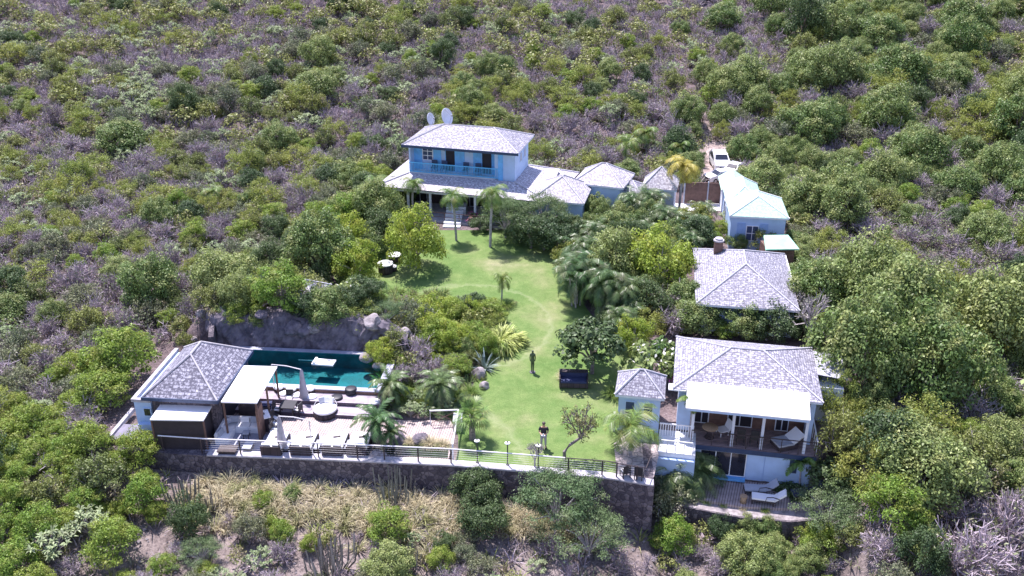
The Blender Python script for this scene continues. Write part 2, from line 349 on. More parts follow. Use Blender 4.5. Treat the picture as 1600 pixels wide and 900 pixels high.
def window(parent, p, w, h, frame='white', fill='glass', name='window', bars=1, rz=0.0, d=.05, rows=1):
    """frame box with panes 4 mm proud of it; p = middle of the bottom edge on the wall face, looking along local -y"""
    o = MB().box(-w / 2, w / 2, -d, .02, 0, h).build(name, frame, parent, loc=p); o.rotation_euler = (0, 0, rz)
    g = MB(); gw = (w - .06 * (bars + 1)) / bars; gh = (h - .06 * (rows + 1)) / rows
    for i in range(bars):
        for j in range(rows):
            x0 = -w / 2 + .06 + i * (gw + .06); z0 = .06 + j * (gh + .06); g.box(x0, x0 + gw, -d - .004, -d + .002, z0, z0 + gh)
    g.build('pane', fill, o); return o
# ================================================================ SETTING
def grid_mesh(name, xs, ys, zf, mat, warp=None):
    X, Y = np.meshgrid(xs, ys, indexing='xy'); X = X.astype(float); Y = Y.astype(float)
    if warp: Y = warp(X, Y)
    Z = zf(X, Y); V = np.stack([X, Y, Z], -1).reshape(-1, 3); nx, ny = len(xs), len(ys)
    i = np.arange(nx * ny).reshape(ny, nx); F = np.stack([i[:-1, :-1], i[:-1, 1:], i[1:, 1:], i[1:, :-1]], -1).reshape(-1, 4)
    me = bpy.data.meshes.new(name); me.from_pydata(V.tolist(), [], F.tolist()); me.materials.append(M[mat]); me.polygons.foreach_set('use_smooth', [True] * len(me.polygons))
    o = bpy.data.objects.new(name, me); sc.collection.objects.link(o); return o
xs = np.concatenate([np.arange(-190, -60, 6), np.arange(-60, -28, 1.5), np.arange(-28, 26, .35), np.arange(26, 60, 1.5), np.arange(60, 191, 6)])
sv = np.concatenate([np.arange(-46, -20, 3), np.arange(-20, 0, .5), [-.001, .12], np.arange(.4, 22, .4), np.arange(22, 60, 1.0), np.arange(60, 150, 2.5), np.arange(150, 260, 8)])
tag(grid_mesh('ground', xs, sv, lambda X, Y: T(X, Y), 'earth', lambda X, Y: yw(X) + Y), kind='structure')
# lawn: rows of pixels in the photo turned into a sheet on the terrain
rows = [(742, 708, 958), (720, 712, 975), (700, 716, 985), (680, 716, 985), (650, 700, 985), (620, 720, 1000), (600, 740, 1010), (580, 740, 1010), (560, 740, 1010), (540, 740, 985), (520, 760, 960), (500, 740, 930), (480, 640, 915), (465, 560, 905), (450, 530, 900), (430, 520, 895), (410, 540, 892), (395, 560, 885), (380, 600, 880), (368, 640, 870), (360, 660, 860)]
mb = MB(); nc = 40; VV = []
for py, a, b in rows:
    A, B = at(a, py), at(b, py)
    if py == 742: A.y = yw(A.x) + .33; B.y = yw(B.x) + .33
    for k in range(nc + 1):
        p = A.lerp(B, k / nc)
        if py == 742: p.y = yw(p.x) + .33
        VV.append((p.x, p.y, max(Tz(p.x, p.y), lawn_h(p.y)) + .02))
mb.add(VV, [(r * (nc + 1) + k, r * (nc + 1) + k + 1, (r + 1) * (nc + 1) + k + 1, (r + 1) * (nc + 1) + k) for r in range(len(rows) - 1) for k in range(nc)])
tag(mb.build('lawn', 'lawn', smooth=True), kind='structure')
# dirt track and driveway
def ribbon(name, P, wid, mat, dz=.03):
    mb = MB(); V = []
    for i, (p, w) in enumerate(zip(P, wid)):
        d = (P[min(i + 1, len(P) - 1)] - P[max(i - 1, 0)]); d.z = 0; d.normalize(); n = Vector((d.y, -d.x, 0))
        for k in range(5): q = p + n * w * (k / 4 - .5) * -1; V.append((q.x, q.y, Tz(q.x, q.y) + dz))
    mb.add(V, [(r * 5 + k, r * 5 + k + 1, (r + 1) * 5 + k + 1, (r + 1) * 5 + k) for r in range(len(P) - 1) for k in range(4)])
    return tag(mb.build(name, mat, smooth=True), kind='structure')
M['track'] = plain('track', (.34, .27, .25), .95, .3, 1.5)
TR = [(1115, 300), (1118, 285), (1120, 265), (1116, 245), (1112, 225), (1106, 205), (1099, 188), (1092, 172), (1086, 158)]
TP = []
for a, b in zip(TR[:-1], TR[1:]):
    for k in range(3): TP.append(at(a[0] + (b[0] - a[0]) * k / 3, a[1] + (b[1] - a[1]) * k / 3))
ribbon('dirt_track', TP, np.interp(range(len(TP)), [0, 6, 12, 17, 21, len(TP)], [4.6, 3.4, 2.8, 2.0, 1.2, .6]), 'track')
# ================================================================ stone retaining wall under the garden
def wallstrip(P, z0f, z1, th, inward, mb=None, mi=0):
    """a wall following the polyline P (2-D), from z0f to z1"""
    mb = mb or MB(); V = []; n = len(P)
    for i, p in enumerate(P):
        d = (Vector(P[min(i + 1, n - 1)]) - Vector(P[max(i - 1, 0)])).normalized(); q = Vector((-d.y, d.x)) * th * inward
        a = Vector(p); b = a + q; z1i = z1[i] if hasattr(z1, '__len__') else z1; zz = z0f(a.x, a.y) if callable(z0f) else z0f
        V += [(a.x, a.y, zz), (b.x, b.y, zz), (b.x, b.y, z1i), (a.x, a.y, z1i)]
    F = [(4 * i + j, 4 * i + (j + 1) % 4, 4 * i + 4 + (j + 1) % 4, 4 * i + 4 + j) for i in range(n - 1) for j in range(4)] + [(3, 2, 1, 0), tuple(4 * (n - 1) + k for k in range(4))]
    return mb.add(V, F, mi)
wp = [(x, float(yw(x)) - .1) for x in np.arange(-23.5, 7.9, .4)] + [(7.9, 42.3)]
rw = wallstrip(wp, -6.0, .06, .5, 1).build('retaining_wall', 'stone_wall')
tag(rw, 'long dark rubble stone retaining wall holding up the pool deck and the lawn', 'retaining wall')
wallstrip([(x, y - .04) for x, y in wp if x > -18.2], .062, .16, .56, 1).build('coping', 'concrete', rw)
wallstrip([(7.95, 42.3), (8.1, 44.0), (8.3, 46.6)], -6.0, .06, .5, 1).build('return_wall', 'stone_wall', rw)
# ================================================================ pool terrace
ZP = .75
pA, pB = W(345, 606, ZP), W(596, 607, ZP); pC, pD = W(592, 563, ZP), W(345, 543, ZP)
u = (W(590, 607, ZP) - W(426, 599, ZP)); u.z = 0; u.normalize(); ang = math.atan2(u.y, u.x); v = Vector((-u.y, u.x, 0))
O = W(426, 599, ZP); O.z = 0            # pool frame: origin at the near edge of the water, x along the edge
PF = lambda a, b, z=0: (O + u * a + v * b + Vector((0, 0, z)))
x0p, x1p, dp = -4.6, (W(592, 607, ZP) - O).length - .2, 4.3
terrace = empty('pool_terrace', O, ang); tag(terrace, kind='structure')
fl = MB()
fl.box(x0p, x1p, 0, dp, -.45, -.4)
fl.build('pool_floor', 'pool_tile', terrace)
sd_ = MB(); sd_.box(x0p - .1, x1p + .1, -.12, -.002, -.8, ZP - .045); sd_.box(x0p - .1, x1p + .1, dp + .002, dp + .12, -.8, ZP); sd_.box(x0p - .12, x0p - .002, 0, dp, -.8, ZP); sd_.box(x1p + .002, x1p + .12, 0, dp, -.8, ZP)
sd_.build('pool_side', 'pool_tile', terrace)
wt = MB(); wt.add([(x0p, .001, ZP - .085), (x1p, .001, ZP - .085), (x1p, dp, ZP - .085), (x0p, dp, ZP - .085)], [(0, 1, 2, 3)]); o = wt.build('pool_water', 'water'); o.location = O; o.rotation_euler = (0, 0, ang); tag(o, kind='structure')
cp = MB(); cp.box(x0p - .1, x1p + .5, -.45, -.001, ZP - .04, ZP + .02); cp.box(x0p, x1p + .1, dp + .002, dp + .4, ZP - .02, ZP + .03); cp.box(x1p + .002, x1p + .5, 0, dp + .3, ZP - .5, ZP + .01)
cp.build('coping', 'coping_grey', terrace)
for i, (za, ya) in enumerate(((.50, -.45), (.25, -1.5))):
    MB().box(x0p - .1, x1p + .7, ya - 1.05, ya + .0, -.6, za).build('terrace_step', 'deck_grey', terrace)
MB().box(x0p - .1, x1p + .7, -.452, -.13, -.6, ZP - .042).build('riser', 'brown_wood', terrace)
# wooden deck (world frame, boards run away from the camera)
dk = MB(); dpts = [(-21.6, yw(-21.6) + .42), (-18, 45.72), (-9, 45.12), (-3.75, 44.72), (-3.35, 49.0), (-8.3, 49.1), (-8.2, 51.2), (-15.6, 52.2), (-21.6, 52.6)]
dk.add([(x, y, .0) for x, y in dpts] + [(x, y, -.3) for x, y in dpts], [tuple(range(9)), tuple(reversed(range(9, 18)))] + [(i, i + 9, (i + 1) % 9 + 9, (i + 1) % 9) for i in range(9)])
o = dk.build('wooden_deck', 'deck', loc=(0, 0, .02)); tag(o, kind='structure')
M['deck'].node_tree.nodes['Mapping'].inputs['Rotation'].default_value = (0, 0, R(98))
# grey paving strip along the wall where the sunbeds stand
o = wallstrip([(x, float(yw(x)) + .42) for x in np.arange(-18.2, -8.6, .4)], .024, .03, 2.0, 1).build('paving_strip', 'coping_grey'); tag(o, kind='structure')
# pond behind the railing
pd = MB(); P4 = [(-8.3, 44.98 + .38), (-3.75, 44.68 + .3), (-3.8, 46.4), (-8.2, 46.55)]
pd.add([(x, y, .06) for x, y in P4], [(0, 1, 2, 3)]); o = pd.build('pond_water', 'pond_water'); tag(o, kind='structure')
pd = MB(); pd.add([(x, y, .035) for x, y in P4], [(0, 1, 2, 3)]); o = pd.build('pond_bed', 'pond_floor'); tag(o, kind='structure')
# rock face behind the pool
def rockface():
    rs = np.random.RandomState(3); nx, nz_ = 90, 12; V = []
    path = [W(322, 520, 1.3), W(335, 541, .8), PF(-2.2, dp + .55), PF(0, dp + .5), PF(3, dp + .45), PF(5.5, dp + .5), PF(x1p + .3, dp + .2), PF(x1p + 1.2, dp - .6)]
    d = [0];
    for a, b in zip(path[:-1], path[1:]): d.append(d[-1] + (b - a).length)
    for j in range(nz_ + 1):
        for i in range(nx + 1):
            s_ = d[-1] * i / nx; x = np.interp(s_, d, [p.x for p in path]); y = np.interp(s_, d, [p.y for p in path]); t = j / nz_
            top = 2.85 + .16 * math.sin(s_ * 1.3) + .1 * math.sin(s_ * 2.9 + 1) - 1.1 * float(ss(d[-1] - 2.5, d[-1], s_))
            bul = .22 * math.sin(s_ * 2.1 + t * 3) * math.cos(t * 7 + s_) + rs.uniform(-.09, .09)
            V.append((x + bul * .3, y + t * .9 + bul * (t > 0) + (1.6 * max(0, t - .8) / .2 if t > .8 else 0), .3 + (top - .3) * min(1, t / .82) + rs.uniform(-.06, .06) - (.35 if t > .95 else 0)))
    mb = MB(); n = nx + 1; mb.add(V, [(j * n + i, j * n + i + 1, (j + 1) * n + i + 1, (j + 1) * n + i) for j in range(nz_) for i in range(nx)])
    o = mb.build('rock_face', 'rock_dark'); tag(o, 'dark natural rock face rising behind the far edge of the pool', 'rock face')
rockface()
GAP = [at(*q) for q in ((1083, 148), (1078, 132), (1072, 115), (1067, 100), (1062, 85), (1056, 68), (1050, 50))]
def boulder(p, r, seed, label, mat='rock', flat=.7, group=None):
    import bmesh
    bm = bmesh.new(); bmesh.ops.create_icosphere(bm, subdivisions=3, radius=1); rs = random.Random(seed); D = [(Vector((rs.gauss(0, 1), rs.gauss(0, 1), rs.gauss(0, 1))).normalized(), rs.uniform(.55, .95)) for _ in range(9)]
    for v_ in bm.verts:
        for d, h in D:
            e = v_.co.dot(d) - h
            if e > 0: v_.co -= d * e * .85
        v_.co += v_.co.normalized() * rs.uniform(-.03, .03)
    me = bpy.data.meshes.new('boulder'); bm.to_mesh(me); bm.free(); me.materials.append(M[mat]); o = bpy.data.objects.new('boulder', me); sc.collection.objects.link(o)
    o.location = (p[0], p[1], p[2] + r * flat * .35); o.scale = (r, r * rs.uniform(.75, 1), r * flat); o.rotation_euler = (0, 0, rs.uniform(0, 6)); return tag(o, label, 'boulder', group)
BL = [((400, 503), 1.15, 'large pale boulder with a flat top above the left part of the rock face'), ((425, 497), .8, 'pale rounded boulder just right of the flat-topped one above the pool'), ((338, 492), .7, 'pale boulder left of the rock face by bare stems'),
      ((352, 492), .85, 'lavender grey boulder at the head of the low stone wall'), ((488, 520), 1.25, 'big pinkish boulder overhanging the middle of the rock face'), ((515, 505), .8, 'squat boulder behind the big pinkish one above the pool'),
      ((318, 510), .5, 'rough boulder on bare ground above the pool house roof'), ((560, 540), .7, 'grey boulder above the right end of the rock face'), ((375, 520), .55, 'small flat white rock lying on the rock face top'), ((300, 527), .4, 'low rubble boulder behind the pool house ridge')]
for i, (q, r, l) in enumerate(BL):
    p = at(*q, .3) if q[1] > 0 else None; boulder((p.x, p.y, p.z), r, 10 + i, l, group='boulders above the pool')
rsb = random.Random(8)
for i in range(16):
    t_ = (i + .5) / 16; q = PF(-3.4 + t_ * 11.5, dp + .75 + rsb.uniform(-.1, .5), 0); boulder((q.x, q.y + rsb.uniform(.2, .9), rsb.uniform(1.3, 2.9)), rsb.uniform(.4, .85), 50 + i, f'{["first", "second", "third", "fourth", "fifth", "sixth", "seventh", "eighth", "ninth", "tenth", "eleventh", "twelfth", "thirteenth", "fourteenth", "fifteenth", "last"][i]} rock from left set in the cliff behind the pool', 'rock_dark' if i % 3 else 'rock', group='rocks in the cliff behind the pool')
p = W(575, 562, .7); boulder((p.x, p.y, .7), .6, 31, 'bluish boulder at the right end of the pool', 'rock'); p = W(590, 572, .7); boulder((p.x, p.y, .6), .45, 32, 'pale stone on the corner of the pool paving', 'rock')
p = W(620, 700, 0); boulder((p.x, p.y + .8, 0), .75, 33, 'long dark slab rock at the back edge of the pond', 'rock_dark', .5); p = W(655, 700, 0); boulder((p.x, p.y + .8, 0), .6, 34, 'rounded brown rock in the pond next to the yellow grass', 'rock_dark', .6)
p = W(748, 590, 0); boulder((p.x, p.y, 0), .6, 35, 'lavender rock at the lawn edge under the agave', 'rock', 1.0); p = W(757, 607, 0); boulder((p.x, p.y, 0), .38, 36, 'small rock in front of the lavender one at the lawn edge', 'rock', 1.0)
p = at(790, 797); boulder((p.x, p.y, p.z), .75, 37, 'flat sunlit slab rock in the bushes below the retaining wall', 'rock', .35)
p = W(590, 718, 0); boulder((p.x, p.y + .3, 0), .55, 38, 'blue grey rock beside the last sunbed next to the pond', 'rock', .5)
# low stone wall climbing left of the pool
a, b = W(331, 543, .9), W(340, 503, 1.6); lw = wallstrip([(-20.6, 56.6), (-20.9, 58.3), (-20.6, 60.2)], -.5, [1.9, 2.6, 3.1], .35, 1).build('low_stone_wall', 'stone_wall'); tag(lw, 'narrow dark stone wall climbing from the pool house ridge to the boulders', 'stone wall')

# ================================================================ POOL HOUSE
ph = empty('pool_house', (-22.0, 47.25, 0), R(-5), 'square pool house with grey shingled hip roof beside the turquoise pool', 'house')
MB().box(.35, 4.25, .4, 6.0, -1.0, 2.62).build('wall', 'stone_wall', ph)
hip(ph, 0, 4.6, 0, 6.2, 2.8, 1.75, 'shingle_grey', cap='concrete')
fa = MB(); fa.box(-.06, 4.66, -.06, .0, 2.6, 2.82); fa.box(4.6, 4.66, 0, 6.2, 2.6, 2.82); fa.build('gutter', 'shutter_dark', ph)
MB().box(4.24, 4.262, 1.2, 4.8, .1, 2.3).build('opening', 'interior_shade', ph)  # solid dark panel on the wall, its colour painting the shaded interior
# pale left wing with parapet
wg = MB(); wg.box(-.75, .3, .3, 6.4, -1.0, 2.3); wg.build('side_wing', 'wall_paleblue', ph)
pp = MB(); pp.box(-.85, -.6, .2, 6.6, 2.3, 2.5); pp.box(-.6, .33, .2, .42, 2.3, 2.5); pp.box(-.28, -.1, .42, 6.5, 2.3, 2.42); pp.build('parapet', 'concrete', ph)
window(ph, (.02, .29, 1.3), .5, .6, 'wall_paleblue', 'glass')
MB().box(-.6, .3, .0, .3, -1, .85).build('step_wall', 'wall_paleblue', ph)
# grey flat roof lower left
fr = MB(); fr.box(-1.9, .9, -1.0, .6, .32, .42); fr.build('flat_roof', 'asphalt_roof', ph); MB().box(-1.75, .8, -.9, .5, -3, .316).build('store_room', 'dark_wood', ph)
e = MB(); e.box(-2.12, -1.9, -1.15, 2.2, .3, .56); e.build('roof_kerb', 'concrete', ph)
# front canopy over a dark slatted screen
fc = empty('slatted_canopy', (-21.15, 45.9, 0), R(-1.5), 'white flat canopy on dark slatted screens in front of the pool house', 'canopy')
MB().box(0, 3.15, -.03, 1.6, 2.06, 2.14).build('canopy_top', 'canvas', fc)
MB().box(.1, 3.05, .03, .08, .0, 2.03).build('screen', 'slat_dark', fc)
MB().box(3.03, 3.08, .12, 1.5, 0, 2.03).build('screen', 'slat_dark', fc)
for x, y in ((0, 0), (3.06, 0), (0, 1.5), (3.06, 1.5)): MB().box(x, x + .09, y - .0, y + .09, 0, 2.06).build('post', 'brown_wood', fc)
# side canopy over the bar
scn = empty('bar_canopy', (-17.2, 46.85, 0), R(-3), 'long white flat canopy on dark posts over the bar right of the pool house', 'canopy')
MB().box(0, 2.15, 0, 4.3, 2.66, 2.74).build('canopy_top', 'canvas', scn)
for x, y in ((.05, .03), (2.0, .03), (2.0, 2.1), (2.0, 4.15), (.05, 4.15)): MB().box(x, x + .1, y, y + .1, 0, 2.66).build('post', 'brown_wood', scn)
MB().box(1.98, 2.12, .0, .9, .0, 2.2).build('side_screen', 'brown_wood', scn)
MB().box(.1, 1.4, 2.2, 2.8, 0, 1.05).build('bar_counter', 'dark_wood', scn)
lp = MB(); lp.tube([(1.05, 1.6, 2.66), (1.05, 1.6, 2.1)], .015, 4); lp.lathe([(.03, 2.1), (.14, 1.9), (.13, 1.86)], 10, (1.05, 1.6)); lp.build('pendant_lamp', 'metal', scn)
# small shingled roof in the trees
sp_ = at(476, 487); sh = empty('garden_shed', (sp_.x - 1.9, sp_.y + .3, sp_.z - .9), R(-18), 'small shed with silver shingled roof half hidden left of the lawn', 'shed')
MB().box(.3, 2.6, .3, 2.4, 0, 2.0).build('wall', 'wall_white', sh); hip(sh, 0, 2.9, 0, 2.7, 2.1, .8)
# ================================================================ VILLA right
vl = empty('terrace_villa', (9.6, 47.7, 0), R(-10.8), 'two storey white villa with silver shingle roof and big white awning', 'house')
L = lambda x, y, z=0: vl.matrix_world @ Vector((x, y, z))
MB().box(.4, 8.3, 1.3, 6.1, -2.2, 3.04).build('wall', 'wall_white', vl)
hip(vl, 0, 8.65, -.15, 6.6, 3.22, 1.3, 'shingle_silver')
# upper deck in front; lower storey under it
Y0 = -.96  # front line of the lower wall
MB().box(1.3, 8.4, Y0, 1.28, -2.25, -.16).build('lower_wall', 'wall_paleblue', vl)
MB().box(1.2, 8.55, Y0 - .18, 1.29, -.15, .1).build('deck_slab', 'deck_x', vl)
MB().box(1.2, 8.55, Y0 - .2, Y0 - .185, -.2, .11).build('fascia', 'shutter_dark', vl)
# upper front wall with opening, brown back wall of the veranda
MB().box(1.2, 8.0, 1.26, 1.296, .102, 2.8).build('veranda_wall', 'brown_wood', vl)
for x, w in ((1.9, .9), (4.2, 1.5), (6.7, .8)): window(vl, (x, 1.255, .15), w, 2.1, 'wall_white', 'interior_shade', 'door', 2, d=.03)
for x in (3.6, 5.3, 7.75, 1.25): MB().box(x, x + .16, Y0 + .02, Y0 + .18, .1, 2.85).build('post', 'wall_white', vl)
# awning
aw = MB(); V = [(.82, -1.68, 2.86), (7.8, -1.68, 2.86), (7.85, .35, 3.45), (.85, .35, 3.45)]; aw.add(V + [(x, y, z + .07) for x, y, z in V], [(3, 2, 1, 0), (4, 5, 6, 7), (0, 1, 5, 4), (1, 2, 6, 5), (2, 3, 7, 6), (3, 0, 4, 7)]); aw.build('awning', 'canvas', vl)
MB().box(.9, 7.75, -1.62, -1.54, 2.7, 2.85).build('awning_beam', 'wall_paleblue', vl)
MB().box(-.25, .8, -.2, .5, 3.1, 3.18).build('small_awning', 'canvas', vl)
MB().box(.4, 1.19, .3, 1.29, .11, 3.0).build('side_wall', 'wall_paleblue', vl)
MB().box(8.0, 8.3, .1, 1.29, .11, 3.0).build('side_wall', 'wall_paleblue', vl)
# railing of the deck
rl = MB(); rl.box(1.3, 8.5, Y0 - .1, Y0 - .06, 1.0, 1.05)
for z in (.35, .6, .82): rl.box(1.3, 8.5, Y0 - .085, Y0 - .08, z, z + .012)
for x in (1.3, 2.5, 3.66, 4.5, 5.36, 6.5, 7.5, 8.45): rl.box(x, x + .045, Y0 - .1, Y0 - .06, .1, 1.0)
rl.build('railing', 'dark_wood', vl)
r2 = MB(); r2.box(8.5, 8.56, Y0, 1.4, 1.0, 1.08)
for y in (Y0, -.4, .2, .9): r2.box(8.5, 8.55, y, y + .05, .1, 1.0)
r2.build('railing', 'white', vl)
# lower storey doors and shutters
window(vl, (3.3, Y0, -1.95), 2.75, 1.7, 'white', 'glass', 'sliding_door', 3, d=.05)
for x, w in ((1.62, .6), (5.2, .98), (6.35, 1.25), (8.05, .6)): MB().box(x - w / 2, x + w / 2, Y0 - .045, Y0 - .001, -2.1, -.3).build('shutter', 'wall_paleblue', vl)
MB().box(7.15, 7.6, Y0 - .02, Y0 + .01, -1.3, -.35).build('window', 'shutter_dark', vl)
MB().box(1.95, 4.7, Y0 - .3, Y0 - .01, -2.15, -2.0).build('door_step', 'shutter_blue', vl)
# metal lean-to roof
M['corrugated'] = shingle('corrugated', (.62, .62, .68), (.40, .40, .46), 8, .22)
lt = MB(); lt.slope([(8.7, 3.4, 3.1), (10.5, 3.3, 2.95), (10.5, 6.3, 2.95), (8.7, 6.5, 3.1)]); lt.slope([(8.7, 6.5, 3.04), (10.5, 6.3, 2.89), (10.5, 3.3, 2.89), (8.7, 3.4, 3.04)]); lt.build('side_roof', 'corrugated', vl)
MB().box(8.35, 10.3, 3.1, 5.7, -.5, 2.4).build('side_room', 'wall_white', vl)
# terrace of the lower storey
tz = MB(); tb = [(.9, Y0 - .01), (9.5, Y0 - .01), (9.5, -2.7), (6.5, -3.25), (4.4, -3.5), (.6, -3.1)]
tb = [(x, y) for x, y in tb]; n = len(tb)
tz.add([(x, y, -2.25) for x, y in tb] + [(x, y, -6) for x, y in tb], [tuple(reversed(range(n))), ] + [(i, (i + 1) % n, (i + 1) % n + n, i + n) for i in range(n)])
o = tz.build('lower_terrace', 'deck'); o.location = vl.location; o.rotation_euler = vl.rotation_euler; tag(o, kind='structure')
q = MB(); wallstrip([(.2, -3.75), (1.3, -3.9), (4.4, -4.25), (7.2, -4.1), (9.0, -3.5)], -7.0, -2.46, .3, 1, q); o = q.build('terrace_wall', 'stone_wall'); o.location = vl.location; o.rotation_euler = vl.rotation_euler
tag(o, 'low dark stone wall edged with plants below the villa lower terrace', 'retaining wall')
bed = MB(); wallstrip([(1.0, -3.8), (4.4, -4.15), (7.2, -4.0), (9.0, -3.4)], -3, -2.44, .85, 1, bed); o = bed.build('planting_bed', 'rock'); o.location = vl.location; o.rotation_euler = vl.rotation_euler; tag(o, kind='structure')
# white side patio with balustrade, left of the deck
pt = empty('side_patio', (7.6, 45.2, 0), R(-10.8), 'white paved side patio with balustrade between the hut and the villa deck', 'patio')
MB().box(.9, 3.1, .55, 2.9, -.2, .12).build('patio_floor', 'white', pt)
bl = MB(); bl.box(.9, 2.95, .5, .56, .9, .98); bl.box(.9, 2.95, 2.3, 2.36, .9, .98)
for k in range(14): bl.box(.95 + k * .15, 1.0 + k * .15, 2.31, 2.35, .12, .9)
for k in range(5): bl.box(.9 + k * .5, .96 + k * .5, .5, .56, .12, .9)
bl.build('balustrade', 'white', pt)
MB().box(.8, 3.1, .3, .54, -2.4, -.21).build('patio_wall', 'wall_paleblue', pt)
# small hut
ht = empty('garden_hut', (6.15, 47.75, 0), R(-10.5), 'small square pale blue hut with silver shingle pyramid roof at the lawn edge', 'hut')
MB().box(.25, 2.75, .25, 2.5, -.1, 2.54).build('wall', 'wall_paleblue', ht); hip(ht, 0, 3.0, 0, 2.75, 2.68, 1.1)
for x in (.95, 2.05): window(ht, (x, .25, 1.25), .62, .95, 'wall_paleblue', 'shutter_dark', 'window', 1)
MB().box(.0, .12, .05, .3, 0, 1.3).build('corner_post', 'white', ht)
o = MB().add([(6.0, 43.5, .05), (8.0, 43.0, .05), (8.9, 46.3, .05), (9.8, 47.0, .05), (7.0, 47.6, .05), (6.1, 46.5, .05)], [(0, 1, 2, 3, 4, 5)]).build('stone_patio', 'paving'); tag(o, kind='structure')
# ================================================================ MAIN HOUSE
mh = empty('main_house', (-10.35, 84.75, 0), R(-14.8), 'two storey blue and white house with silver hip roof and blue balcony', 'house')
# local: x along the front 0..10.95, y to the back; upper eave at 0
UZ = 4.6
MB().box(.45, 10.85, .55 + 1.0, 5.6, 4.0, 7.2).build('upper_wall', 'wall_paleblue', mh)
MB().box(.45, .6, .5, 1.55, UZ, 7.2).build('end_wall', 'wall_paleblue', mh); MB().box(8.9, 10.85, .5, 1.548, 4.0, 7.2).build('end_wall', 'wall_paleblue', mh)
rf = hip(mh, 0, 11.3, -.1, 6.3, 7.38, 1.35, 'shingle_silver')
MB().box(-.03, 11.33, -.16, -.1, 7.15, 7.39).build('fascia', 'shutter_dark', rf)
MB().box(.45, 9.3, .5, 1.55, UZ - .25, UZ).build('balcony_floor', 'wall_white', mh)
FW = 1.545
for x, w in ((1.0, .8), (2.95, .75), (5.2, .9), (6.9, .75), (8.55, .6)): MB().box(x - w / 2, x + w / 2, FW - .05, FW + .01, UZ + .02, 7.05).build('shutter', 'shutter_blue', mh)
window(mh, (1.98, FW, UZ + .95), 1.05, 1.35, 'white', 'shutter_dark', 'window', 2, rows=3)
for x in (4.25, 7.85): window(mh, (x, FW, UZ + .01), 1.0, 2.4, 'shutter_blue', 'interior_shade', 'door', 1)
MB().box(9.25, 9.7, .44, .5, UZ - .3, 7.05).build('shutter', 'shutter_blue', mh)
for y in (2.6, 4.1): window(mh, (10.85, y, UZ + 1.2), .7, .9, 'wall_paleblue', 'cushion_grey', 'window', 1, rz=R(90))
br_ = MB(); br_.box(.45, 9.3, .42, .48, UZ + .92, UZ + 1.0)
for k in range(59): br_.box(.5 + k * .15, .54 + k * .15, .43, .47, UZ + .02, UZ + .92)
br_.box(.45, 9.3, .43, .47, UZ + .05, UZ + .12); br_.build('balcony_railing', 'balcony_blue', mh)
for x in (3.7, 6.2):
    MB().lathe([(.05, 6.6), (.09, 6.7), (.05, 6.85)], 8, (x, 1.4)).build('wall_lamp', 'metal', mh)
# skirt roof of the ground floor
o_, i_ = (-1.9, 15.6, -2.2, 7.6, 3.55), (.43, 10.87, .35, 5.7, 4.5)
oc = [(o_[0], o_[2], 3.85), (o_[1] - .8, o_[2], 3.7), (o_[1], o_[3], 3.5), (o_[0], o_[3], 3.85)]; ic = [(i_[0], i_[2], 4.5), (i_[1], i_[2], 4.5), (i_[1], i_[3], 4.5), (i_[0], i_[3], 4.5)]
sk = MB()
for k in range(4): sk.slope([oc[k], oc[(k + 1) % 4], ic[(k + 1) % 4], ic[k]])
sk.add([(x, y, z - .08) for x, y, z in oc], [(3, 2, 1, 0)]); so = sk.build('lower_roof', 'shingle_bleached', mh)
h2 = MB(); [h2.tube([Vector(oc[k]) + Vector((0, 0, .04)), Vector(ic[k]) + Vector((0, 0, .04))], .07, 5) for k in range(4)]; h2.build('ridge_cap', 'ridge_pale', so)
MB().box(-1.8, 13.6, -1.82, -1.72, 3.4, 3.6).build('eave_beam', 'wall_white', mh)
MB().box(-.8, 13.2, 1.6, 6.8, .5, 3.2).build('ground_floor_wall', 'dark_wood', mh)  # dark colour here paints the shade of the veranda interior, not timber
for k, x in enumerate((-1.2, .9, 3.1, 5.3, 7.5, 9.7, 11.9)): MB().box(x, x + .2, -1.7, -1.5, 1.0, 3.6).build('column', 'wall_white', mh)
for x in (1.0, 4.0, 6.8, 9.8): window(mh, (x, 1.6, 1.22), 1.5, 1.9, 'wall_white', 'interior_shade', 'door', 2)
MB().box(-2.2, 13.6, -2.9, 1.62, -.2, 1.2).build('terrace', 'concrete', mh)
r3 = MB(); r3.box(-2.1, 13.5, -2.8, -2.74, 1.95, 2.0); r3.box(-2.1, 13.5, -2.8, -2.74, 1.55, 1.58)
for k in range(12): r3.box(-2.1 + k * 1.41, -2.05 + k * 1.41, -2.8, -2.75, 1.2, 1.95)
r3.build('terrace_railing', 'brown_wood', mh)
# garden steps
st0 = W(704, 361, .95); gs = empty('garden_steps', (st0.x, st0.y, .85), R(-4), 'pale stone steps going up from the lawn to the blue house terrace', 'steps')
for k in range(6): MB().box(-.8, .8, k * .62, k * .62 + .5, k * .17 - .1, k * .17 + .1).build('step', 'white', gs)
MB().box(-.85, 1.0, 3.6, 4.9, .3, 1.12).build('landing', 'white', gs)
def ml(x, y, z=0): return Matrix.Translation(mh.location) @ Matrix.Rotation(R(-14.8), 4, 'Z') @ Vector((x, y, z))
